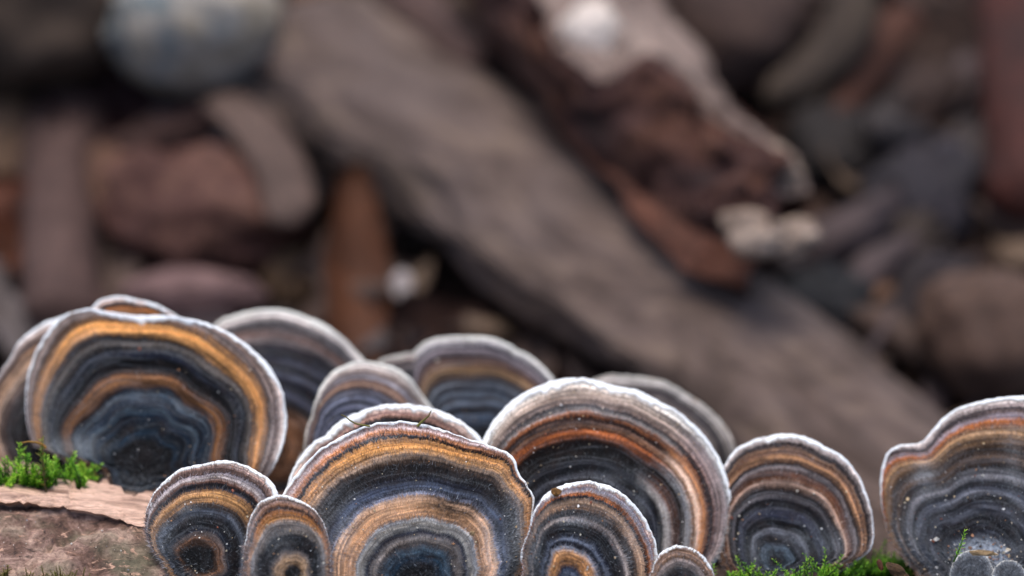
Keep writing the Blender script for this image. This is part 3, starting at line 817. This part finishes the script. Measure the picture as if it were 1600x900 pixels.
# long grey log lying diagonally
b = NT('weathered grey wood')
v = b.mapping(b.mapping(b.n('ShaderNodeTexCoord').outputs['Object'], rot=(0, 0, math.radians(37))), (0.22, 0.8, 0.8))
n1 = b.noise(v, 0.9, 8, 0.75, 0.8)
n2 = b.noise(b.n('ShaderNodeTexCoord').outputs['Object'], 0.30, 5, 0.65, 0.6)
c = b.ramp(n1, [(0.32, hexc('1e1816', 0.6)), (0.43, hexc('58443a', 0.58)), (0.53, hexc('7a645a', 0.60)), (0.62, hexc('98806e', 0.62)), (0.72, hexc('5e4a3e', 0.58))])
c = b.mix(b.mrange(n2, 0.50, 0.64, 0.0, 0.75), c, hexc('806c64', 0.58))
c = b.mix(b.mrange(n2, 0.47, 0.36, 0.0, 0.75), c, hexc('4e3a2e', 0.6))
b.l(c, b.b.inputs['Base Color'])
b.b.inputs['Roughness'].default_value = 0.8
b.bump(n1, 0.7, 0.3)
M_DRIFT = b.m
p0, p1 = G(440, 40, 2.2), G(1640, 960, 1.8)
root = empty('driftwood_log', Matrix.Translation(G(1000, 430, 0)))
tag(root, 'long weathered grey log lying diagonally across the forest floor', 'log')
o = branch('trunk', p0, p1, 2.55, 2.35, M_DRIFT, 0.62, 110, 60, 0.17, (0.0, 0.4, 0), 3, None)
o.parent = root; o.location = o.location - root.location

# split dark log end lying on it
def split_log():
    top_edge = [(880, -60), (985, -10), (1045, 30), (1105, 115), (1175, 190), (1232, 240), (1268, 290)]
    M_BL = rough_mat('bleached split wood', ['42383a', '7a7070', 'a49c9c', 'c8c4c4'], 0.55, 0.75, 0.7, 0.3, (1, 0.7, 1), gain=0.68)
    M_DK = rough_mat('dark wet wood', ['221816', '40292a', '5a3e36', '745444'], 0.6, 0.75, 0.9, 0.4, (0.7, 1.2, 1.2), gain=0.72)
    M_RU = rough_mat('rusty torn wood', ['42302a', '6e4a3e', '8a6252'], 0.6, 0.8, 0.5, 0.15)
    M_WH = rough_mat('white rotten wood', ['5a4e48', '9a928c', 'c6c0bc'], 1.1, 0.75, 0.4, 0.15, gain=0.75)
    M_WW = rough_mat('white wood patch', ['b8b8b8', 'd4d8dc', 'e0e4ea'], 0.6, 0.75, 0.3, 0.15, gain=0.85)
    root = empty('split_log', Matrix.Translation(G(1000, 200, 2.0)))
    tag(root, 'broken dark log piece with bleached upper face, resting on the long grey log', 'log')
    base = np.array(root.location)
    # sections along the length: (upper back edge, ridge between bleached and dark face, lower edge) in photo pixels
    secs = []
    A_ = [(930, -150), (1020, -40), (1055, 25), (1110, 118), (1180, 192), (1240, 245), (1270, 295)]   # back edge of bleached face
    B_ = [(760, -110), (860, 60), (930, 122), (1028, 102), (1114, 168), (1194, 238), (1232, 312)]      # ridge
    C_ = [(680, -90), (800, 100), (875, 205), (955, 295), (1030, 380), (1085, 432), (1150, 440)]     # lower edge
    hA, hB, hC = 5.2, 6.2, 4.3
    def seq(lst, h, n):
        t = np.linspace(0, len(lst) - 1, n)
        x = np.interp(t, range(len(lst)), [p[0] for p in lst]); y = np.interp(t, range(len(lst)), [p[1] for p in lst])
        return [np.array(G(a, b_, h)) for a, b_ in zip(x, y)]
    n = 110
    a, b_, c_ = seq(A_, hA, n), seq(B_, hB, n), seq(C_, hC, n)
    # broken, splintery edges
    for lst, amp, sd in ((a, 0.55, 1.0), (b_, 0.75, 5.0), (c_, 0.45, 9.0)):
        for i in range(n):
            w1 = mnoise.fractal(Vector((i * 0.05, sd, 0)), 1, 2, 3); w2 = mnoise.fractal(Vector((i * 0.06, sd, 7)), 1, 2, 3)
            lst[i] = lst[i] + np.array([0.75, -0.5, 0]) * (amp * w1 * 1.5) + np.array([0, 0, 1.0]) * (amp * 0.6 * w2)
    def strip(p, q, m, amp, seed, bulge=0.0):
        rows = []
        nr = None
        for i in range(n):
            for j in range(m):
                g = j / (m - 1)
                v = p[i] * (1 - g) + q[i] * g
                w = amp * mnoise.fractal(Vector((v[0] * 0.5 + seed, v[1] * 0.5, g * 2)), 1, 2, 5)
                v = v + np.array([0, -0.6, 0.8]) * (w * (1 if 0 < j < m - 1 else 0) + bulge * math.sin(math.pi * g))
                rows.append(v)
        return np.array(rows).reshape(n, m, 3)
    def emit(name, S, mat):
        nn, m, _ = S.shape
        return mesh_np(name, S.reshape(-1, 3) - base, grid_faces(m, nn, False), [mat], parent=root)
    emit('bleached_face', strip(a, b_, 16, 0.6, 1, 0.25), M_BL)
    tt = np.clip(np.linspace(1.15, 0.62, n), 0, 0.97)
    m_ = [bi * (1 - q) + ci * q for bi, ci, q in zip(b_, c_, tt)]
    emit('dark_face', strip(b_, m_, 22, 1.0, 5, 0.6), M_DK)
    emit('torn_strip', strip(m_, c_, 6, 0.2, 15, 0.1), M_RU)
    # rusty underside strip and back closing faces
    d_ = [np.array(G(0, 0, 0)) * 0 + (ci * 0.75 + ai * 0.25) + np.array([0, 0.8, -2.6]) for ci, ai in zip(c_, a)]
    emit('rusty_edge', strip(c_, d_, 8, 0.2, 9, 0.3), M_RU)
    emit('back_face', strip(d_, a, 8, 0.2, 12, 0.2), M_DK)
    # end: two pale prongs with a cleft between
    def prong(px, py, rx, ry, h, rot, seed, mat=None):
        ctr = G(px, py, h)
        k = depth_of(ctr) * 0.36 / 1600
        bm = bmesh.new()
        bmesh.ops.create_icosphere(bm, subdivisions=4, radius=1)
        cr, sr = math.cos(math.radians(rot)), math.sin(math.radians(rot))
        for v in bm.verts:
            p = v.co.copy()
            p *= 1 + 0.34 * mnoise.fractal(p * 1.2 + Vector((seed, 0, 0)), 1, 2, 3)
            x, y = p.x * rx * k, p.y * ry * k
            v.co = AX_R * (x * cr - y * sr) + AX_U * (x * sr + y * cr) - AX_F * (p.z * 0.5 * ry * k) + ctr - root.location
        me = bpy.data.meshes.new('split_prong'); bm.to_mesh(me); bm.free()
        me.materials.append(mat or M_WH)
        me.polygons.foreach_set('use_smooth', np.ones(len(me.polygons), dtype=bool))
        o = bpy.data.objects.new('split_prong', me); col.objects.link(o); o.parent = root
    prong(1225, 262, 40, 22, 6.0, -50, 3)
    prong(1182, 368, 54, 38, 5.8, -15, 7)
    prong(1238, 372, 44, 30, 5.6, 12, 11)
    prong(930, 58, 46, 58, 5.95, 15, 15, M_WW)
split_log()

M_RUST = rough_mat('rusty leaf', ['4a3020', '704a32', '86583a'], 0.8, 0.7, 0.3, 0.1, gain=0.52)
M_BROWN = rough_mat('brown leaf', ['3c2c28', '54403a', '64504a'], 0.6, 0.75, 0.3, 0.1)
M_MAROON = rough_mat('maroon leaf', ['2a1818', '3c2224', '4a2c2c'], 0.6, 0.7, 0.3, 0.1)
M_RED = rough_mat('red bark', ['301a16', '4a241c', '582c24'], 0.5, 0.75, 0.5, 0.2)
M_TWIG = rough_mat('lilac brown twig', ['443634', '5a4a4a', '6a5a5a'], 0.5, 0.8, 0.5, 0.2)
M_PALE = rough_mat('pale bark edge', ['4e4442', '6a5e5c', '7a6e6c'], 0.5, 0.8, 0.4, 0.15)

leaf('dead_leaf', 'rusty orange leaf standing upright in the litter beside the white pebble', G(556, 440, 1.6), 6.6, 1.7, 8, 25, 10, 0.25, M_RUST, seed=3)
leaf('dead_leaf', 'rusty orange leaf at the left picture edge', G(5, 350, 1.2), 2.6, 2.4, 40, 25, 10, 0.2, rough_mat('dark rusty leaf', ['3e2418', '5a3422', '6a4028'], 0.8, 0.7, 0.3, 0.1, gain=0.8), seed=4)
leaf('dead_leaf', 'dark maroon leaf under the pale blue-grey stone', G(185, 175, 0.9), 8, 4.5, 60, 20, 0, 0.2, M_MAROON, seed=5)
stone('bark_chunk', 'broad pinkish brown bark chunk in the middle of the left litter', 'bark chunk', 315, 335, 135, 92, ['452e2c', '5e4340', '7c6058', '543e3c'], rot=-18, seed=31, rz=1.1, lift=0.5, ang=0.5, rough=0.22, scale=0.7)
stone('bark_chunk', 'dusky brown bark chunk above the broad pinkish one', 'bark chunk', 265, 225, 120, 58, ['3c2c2a', '54403e', '66504a'], rot=22, seed=32, rz=0.9, lift=0.4, ang=0.5, rough=0.16, scale=0.5)
stone('bark_chunk', 'small tan bark chunk left of the broad pinkish one', 'bark chunk', 175, 300, 48, 62, ['54423a', '72594c', '826a5c'], rot=10, seed=33, rz=0.8, lift=0.3, ang=0.5, rough=0.18)
leaf('dead_leaf', 'brown leaf against the underside of the long grey log', G(735, 575, 0.6), 5.0, 4.0, 70, 22, 5, 0.2, M_BROWN, seed=8)

o = branch('fallen_branch', G(112, 150, 1.2), G(112, 520, 1.2), 0.95, 1.1, M_TWIG, 0.8, 50, 20, 0.15, (-0.4, 0, 0), 5)
tag(o, 'upright lilac brown branch at the far left of the litter', 'branch')
o = branch('bark_strip', G(335, 150, 2.6), G(462, 350, 2.4), 0.6, 0.75, M_PALE, 0.35, 40, 18, 0.15, (0.4, 0.3, 0.2), 6)
tag(o, 'pale strip of bark lying beside the long grey log', 'bark strip')
o = branch('bark_strip', G(1615, -40, 1.4), G(1622, 340, 1.4), 1.45, 1.35, M_RED, 0.6, 50, 24, 0.15, (0, 0, 0.3), 7)
tag(o, 'reddish brown slab of bark at the right picture edge', 'bark strip')
o = branch('fallen_branch', G(1330, -30, 2.6), G(1195, 160, 1.6), 0.9, 0.5, rough_mat('greyish rim branch', ['38322e', '4a433e', '565048'], 0.5), 0.8, 40, 18, 0.12, (0.9, 0, 0), 8)
tag(o, 'curved greyish branch hugging the purplish top right stone', 'branch')
o = branch('fallen_branch', G(1420, 20, 1.0), G(1290, 200, 0.8), 0.6, 0.5, rough_mat('brown twig', ['4a322a', '6a4a3e'], 0.5), 0.9, 40, 16, 0.12, (0, 0, 0), 9)
tag(o, 'thin brown branch slanting down behind the charred stones', 'branch')
o = branch('fallen_branch', G(600, -40, 1.2), G(760, 120, 2.0), 0.9, 0.8, M_TWIG, 0.8, 40, 18, 0.15, (0, 0, 0), 10)
tag(o, 'dark branch at the top between the two diagonal logs', 'branch')
o = branch('fallen_branch', G(240, 560, 0.8), G(40, 400, 0.9), 0.5, 0.4, M_BROWN, 0.9, 40, 14, 0.15, (0, 0, 0.3), 12)
tag(o, 'thin brown branch low at the left behind the fungi', 'branch')

# loose leaf litter that nobody could count: small curled leaf bits and twig bits
def litter(n):
    V, F, C = [], [], []
    r = random.Random(5)
    pal = [hexc(h) for h in ('3c2c26', '4c3a32', '5a463c', '2c2220', '64503f', '4a3c3c', '6a4a34', '38302e', '544a48')]
    for i in range(n):
        x = r.uniform(-34, 34); y = r.uniform(7, 52)
        L = r.uniform(1.2, 4.2); W = L * r.uniform(0.12, 0.7)
        R_ = Matrix.Rotation(r.uniform(0, 6.28), 3, 'Z') @ Matrix.Rotation(r.gauss(0, 0.45), 3, 'X') @ Matrix.Rotation(r.gauss(0, 0.5), 3, 'Y')
        c = Vector((x, y, r.uniform(-0.1, 1.0)))
        cu = r.uniform(-0.4, 0.5)
        b0 = len(V)
        for f, w in ((-0.5, 0.15), (-0.2, 0.9), (0.15, 1.0), (0.5, 0.1)):
            for g in (-1, 0, 1):
                V.append(tuple(c + R_ @ Vector((g * w * W / 2, f * L, cu * W * (abs(g) - 0.5) + 0.15 * L * f * f))))
        for q in range(3):
            for g in range(2):
                a = b0 + q * 3 + g
                F.append((a, a + 1, a + 4, a + 3))
        cc = r.choice(pal)
        C += [cc] * 12
    b = NT('leaf litter bits')
    a = b.n('ShaderNodeAttribute', attribute_name='tint').outputs['Color']
    b.l(b.mix(1.0, a, b.ramp(b.noise(b.n('ShaderNodeTexCoord').outputs['Object'], 2, 5), [(0.3, (0.6, 0.6, 0.6, 1)), (0.7, (1.3, 1.3, 1.3, 1))]), 'MULTIPLY'), b.b.inputs['Base Color'])
    b.b.inputs['Roughness'].default_value = 0.8
    o = mesh_np('leaf_litter', np.array(V), np.array(F), [b.m], attrs={'tint': np.array(C)})
    m = o.modifiers.new('thickness', 'SOLIDIFY'); m.thickness = 0.05
    return tag(o, 'loose brown leaf litter covering the forest floor between stones and logs', 'leaf litter', kind='stuff')
litter(1500)

# ------------------------------------------------------------------ moss
def moss_mat(name, cols):
    b = NT(name)
    a = b.n('ShaderNodeAttribute', attribute_name='tint').outputs['Fac']
    c = b.ramp(a, [(i / (len(cols) - 1), hexc(h)) for i, h in enumerate(cols)])
    b.l(c, b.b.inputs['Base Color'])
    b.b.inputs['Roughness'].default_value = 0.55
    b.b.inputs['Subsurface Weight'].default_value = 0.0
    tr = b.n('ShaderNodeBsdfTranslucent'); b.l(c, tr.inputs[0])
    mx = b.n('ShaderNodeMixShader'); mx.inputs[0].default_value = 0.35
    b.l(b.b.outputs[0], mx.inputs[1]); b.l(tr.outputs[0], mx.inputs[2])
    b.l(mx.outputs[0], b.t.nodes['Material Output'].inputs[0])
    return b.m
M_MOSS = moss_mat('green moss', ['3a2c14', '36560f', '5c9a1c', '8cc830', 'bcd850'])
M_OLIVE = moss_mat('olive moss', ['4a3c1c', '6a6228', '8a8a3a'])

def shoot(V, F, C, base, up, H, r, lean, leafL, nleaf, tint0=0.2):
    """one moss shoot: a curved stem ringed by pointed leaves"""
    d = (up + lean).normalized()
    side = d.cross(Vector((0.3, 0.8, 0.5))).normalized(); oth = d.cross(side)
    cv = Vector((r.uniform(-1, 1), r.uniform(-1, 1), r.uniform(-0.6, 0.2))) * 0.25 * H
    def pt(f): return base + d * (H * f) + cv * f * f
    b0 = len(V)
    rs = 0.018
    for i in range(5):
        f = i / 4
        for j in range(3):
            a = j * 2.094
            V.append(tuple(pt(f) + (side * math.cos(a) + oth * math.sin(a)) * rs * (1.2 - 0.8 * f))); C.append(tint0 * 0.5 + 0.2 * f)
    for i in range(4):
        for j in range(3):
            a, b_ = b0 + i * 3 + j, b0 + i * 3 + (j + 1) % 3
            F.append((a, b_, b_ + 3)); F.append((a, b_ + 3, a + 3))
    for q in range(nleaf):
        f = 0.12 + 0.88 * q / nleaf
        a = q * 2.4 + r.uniform(-0.3, 0.3)
        out = (side * math.cos(a) + oth * math.sin(a))
        l = leafL * (1.1 - 0.5 * f) * r.uniform(0.7, 1.2)
        p = pt(f)
        tip = p + out * l * 0.8 + d * l * (0.35 + 0.5 * f)
        w = d.cross(out) * l * 0.2
        mid = p + (tip - p) * 0.45 + d * 0.06 * l
        k0 = len(V)
        V += [tuple(p), tuple(mid - w), tuple(tip), tuple(mid + w)]
        t = min(1, max(0, tint0 + 0.5 * f + r.uniform(-0.2, 0.25)))
        C += [t * 0.7, t, min(1, t + 0.15), t]
        F += [(k0, k0 + 1, k0 + 2), (k0, k0 + 2, k0 + 3)]

def moss_patch(label, spots, mat, seed, H=(0.25, 0.5), leafL=0.14, nleaf=18, lift=-0.05):
    V, F, C = [], [], []
    r = random.Random(seed)
    for px, py, rx, ry, n in spots:
        for i in range(n):
            x = px + r.gauss(0, rx * 0.5); y = py + r.gauss(0, ry * 0.5)
            s, a = log_hit(x, y)
            p = log_point(s, a, lift)
            up = (LOG_Y * math.sin(a) + LOG_Z * math.cos(a)) * 0.6 + Vector((0, 0, 0.6)) + AX_U * 0.3
            shoot(V, F, C, p, up.normalized(), r.uniform(*H), r, Vector((r.gauss(0, 0.35), r.gauss(0, 0.25), r.gauss(0, 0.15))), leafL, nleaf, r.uniform(0.1, 0.5))
    o = mesh_np('moss', np.array(V), np.array(F), [mat], smooth=False, attrs={'tint': np.array(C)})
    return tag(o, label, 'moss', kind='stuff')

moss_patch('bright green moss tuft on the log below the golden-ringed bracket', [(62, 774, 40, 3, 34), (130, 775, 18, 3, 20), (8, 772, 16, 3, 10), (85, 773, 70, 3, 14)], M_MOSS, 1, (0.25, 0.95), 0.15, 36, 0.10)
moss_patch('fresh green moss in front of the striped right bracket', [(1240, 914, 120, 6, 26), (1300, 906, 56, 8, 40), (1260, 915, 60, 8, 14), (1140, 912, 40, 6, 12), (1358, 896, 34, 6, 40), (1335, 900, 20, 6, 16)], M_MOSS, 2, (0.08, 0.72), 0.11, 22)
moss_patch('green moss cushion at the foot of the notched right bracket', [(1440, 892, 46, 7, 54), (1405, 894, 30, 7, 36), (1470, 908, 20, 6, 12), (1380, 902, 24, 5, 24)], M_MOSS, 3, (0.15, 0.62), 0.11, 20)
moss_patch('short olive moss tips along the bottom left edge of the log', [(100, 915, 18, 6, 22), (45, 915, 10, 5, 8), (5, 905, 8, 8, 8), (70, 915, 30, 5, 10), (130, 915, 10, 5, 6), (285, 905, 22, 6, 16)], M_OLIVE, 4, (0.2, 0.45), 0.07, 20)

def single_shoot(name, label, px, py, d, H, lean, mat, seed, leafL=0.14, nleaf=24, tint=0.3):
    V, F, C = [], [], []
    r = random.Random(seed)
    shoot(V, F, C, Vector((0, 0, 0)), (AX_U * 0.8 - AX_F * 0.2).normalized(), H, r, lean, leafL, nleaf, tint)
    o = mesh_np(name, np.array(V), np.array(F), [mat], smooth=False, attrs={'tint': np.array(C)})
    o.location = P(px, py, d)
    return tag(o, label, 'moss')
single_shoot('moss_shoot', 'single green moss shoot leaning against the notched right bracket', 1490, 878, 55.6, 0.75, Vector((0.45, 0, 0)), M_MOSS, 3, 0.12, 26, 0.5)
single_shoot('moss_shoot', 'tall olive moss shoot rising in front of the left bracket edge', 72, 770, 56.9, 1.05, Vector((-0.12, 0, 0)), M_OLIVE, 5, 0.2, 26, 0.3)

def tube(name, label, pts, r0, r1, mat, cat):
    V, F = [], []
    n = len(pts); m = 6
    for i, p in enumerate(pts):
        t = (pts[min(i + 1, n - 1)] - pts[max(i - 1, 0)]).normalized()
        s = t.cross(Vector((0.2, 0.4, 0.9))).normalized(); q = t.cross(s)
        r = r0 + (r1 - r0) * i / (n - 1)
        for j in range(m):
            a = j * 2 * math.pi / m
            V.append(tuple(p + (s * math.cos(a) + q * math.sin(a)) * r - pts[0]))
    o = mesh_np(name, np.array(V), grid_faces(m, n, True), [mat], attrs={'tint': np.linspace(0.3, 0.8, len(V))})
    o.location = pts[0]
    return tag(o, label, cat)
tube('moss_strand', 'thin green moss strand lying across the white rim behind the front bracket', [P(x, y, 56.0 - 0.02 * i) for i, (x, y) in enumerate([(533, 648), (540, 651), (547, 657), (556, 662), (566, 664), (578, 666)])], 0.012, 0.018, M_OLIVE, 'moss')
tube('moss_strand', 'yellowish moss strand standing on the white rim behind the front bracket', [P(x, y, 55.9) for x, y in [(674, 641), (670, 650), (664, 655), (658, 660), (652, 666)]], 0.01, 0.03, M_OLIVE, 'moss')
tube('moss_stalk', 'bent straw-coloured stalk at the tip of the left moss shoot', [P(x, y, 56.7) for x, y in [(72, 700), (66, 694), (56, 691), (45, 690), (34, 692)]], 0.03, 0.015, rough_mat('straw', ['a08040', 'b09050'], 3), 'stalk')

# ------------------------------------------------------------------ crumbs and chips
def chip(name, label, px, py, d, sx, sy, sz, rot, mat, seed, cat='crumb', sub=2):
    bm = bmesh.new()
    bmesh.ops.create_icosphere(bm, subdivisions=sub, radius=1)
    k = d * 0.36 / 1600
    cr, sr = math.cos(math.radians(rot)), math.sin(math.radians(rot))
    for v in bm.verts:
        p = v.co * (1 + 0.45 * mnoise.noise(v.co * 1.8 + Vector((seed, 0, 0))))
        x, y = p.x * sx * k, p.y * sy * k
        v.co = AX_R * (x * cr - y * sr) + AX_U * (x * sr + y * cr) - AX_F * p.z * sz * k
    me = bpy.data.meshes.new(name); bm.to_mesh(me); bm.free()
    me.materials.append(mat)
    o = bpy.data.objects.new(name, me); col.objects.link(o)
    o.location = P(px, py, d)
    return tag(o, label, cat)
M_CRUMB = rough_mat('brown crumb', ['5a4020', '8a6a3a', 'a0824e'], 6, 0.8, 0.5, 0.02)
M_STRAW = rough_mat('straw chip', ['a89878', 'c0b090'], 5)
chip('bark_crumb', 'brown crumb perched on the white rim of the front right bracket', 869, 769, 55.0, 8, 7, 7, 20, M_CRUMB, 1)
chip('wood_chip', 'pale straw-coloured wood chip at the foot of the notched bracket', 1536, 864, 55.0, 21, 5, 4, -3, M_STRAW, 2, 'wood chip')
chip('wood_chip', 'rusty wood chip lying in the moss between the two right brackets', 1375, 883, 55.4, 5, 10, 5, 20, M_RUST, 3, 'wood chip')
chip('wood_chip', 'brown bark chip in the moss left of the notched bracket', 1403, 893, 55.3, 20, 10, 8, -35, rough_mat('bark chip', ['3a2e22', '5e4c38', '8a745a'], 3), 4, 'wood chip')
chip('grit_grain', 'round pale grain on the tan arch of the front centre bracket', 738, 833, 55.05, 4, 4, 4, 0, M_STRAW, 5, 'grain')

def crumbs(n):
    V, F, C = [], [], []
    r = np.random.default_rng(21)
    pal = [hexc(h) for h in ('e0d6c4', 'd8c8a8', 'c08a60', 'f0ece4', 'b09878', '8a4a30', 'd0b48c', 'e8e4e0')]
    wt = {'A': 1.2, 'D': 0.25, 'E': 0.2, 'G': 0.2, 'H': 0.4, 'J': 3.4, 'L': 1.4, 'M': 3.4, 'I': 2.2, 'N': 1.0, 'O': 0.8, 'P': 1.4, 'Q': 0.3}
    keys = list(wt); w = np.array([wt[q] for q in keys]); w /= w.sum()
    octa = np.array([(1, 0, 0), (-1, 0, 0), (0, 1, 0), (0, -1, 0), (0, 0, 1), (0, 0, -1)], float)
    of = [(0, 2, 4), (2, 1, 4), (1, 3, 4), (3, 0, 4), (2, 0, 5), (1, 2, 5), (3, 1, 5), (0, 3, 5)]
    for i in range(n):
        b = BR[keys[r.choice(len(keys), p=w)]]
        j = np.array([r.integers(0, len(b['th']))])
        t = np.array([math.sqrt(r.uniform(0.02, 0.9))])
        rr = b['radius'](t, j)[0]; hh = b['height'](t, j)[0]
        th = b['th'][j[0]]
        p = b['M'] @ Vector((rr * math.cos(th), rr * math.sin(th), hh + 0.008))
        s = min(3.4, 0.6 + r.exponential(0.55)) * b['k']
        v = octa * (s * r.uniform(0.6, 1.4, 3))[None, :] + r.normal(0, 0.15 * s, (6, 3))
        b0 = len(V)
        V += [tuple(np.array(p) + q) for q in v]
        F += [tuple(b0 + q for q in f) for f in of]
        C += [pal[r.integers(0, len(pal))]] * 6
    for i in range(260):
        px = 1525 + r.normal(0, 55); py = 893 + r.normal(0, 10)
        if i > 170: px, py = r.uniform(0, 240), r.uniform(790, 900)
        bm_ = BR['M'] if i <= 150 else None
        s_, a_ = log_hit(px, py)
        p = log_point(s_, a_, 0.03)
        if bm_:
            j = np.array([int(np.argmin(np.abs(bm_['th'] - r.uniform(0.05, 2.9))))])
            t = np.array([abs(r.normal(0.12, 0.12)) + 0.02])
            p = bm_['M'] @ Vector((bm_['radius'](t, j)[0] * math.cos(bm_['th'][j[0]]), bm_['radius'](t, j)[0] * math.sin(bm_['th'][j[0]]) * 0.7 - 0.05, bm_['height'](t, j)[0] + 0.02))
        s = min(4, 0.9 + r.exponential(0.9)) * 0.0127 * (0.5 if i > 170 else 1)
        v = octa * (s * r.uniform(0.5, 1.5, 3))[None, :] + r.normal(0, 0.15 * s, (6, 3))
        b0 = len(V)
        V += [tuple(np.array(p) + q) for q in v]
        F += [tuple(b0 + q for q in f) for f in of]
        C += [hexc(['c8b8a0', 'a87858', '8a8c92', '6a5040', 'd8d0c4', '5a4a40'][r.integers(0, 6)])] * 6
    b = NT('crumb dust')
    b.l(b.n('ShaderNodeAttribute', attribute_name='tint').outputs['Color'], b.b.inputs['Base Color'])
    b.b.inputs['Roughness'].default_value = 0.7
    o = mesh_np('dust_crumbs', np.array(V), np.array(F), [b.m], smooth=False, attrs={'tint': np.array(C)})
    return tag(o, 'tiny pale and rusty crumbs dusted over the fungus caps and log', 'crumbs', kind='stuff')
crumbs(1500)
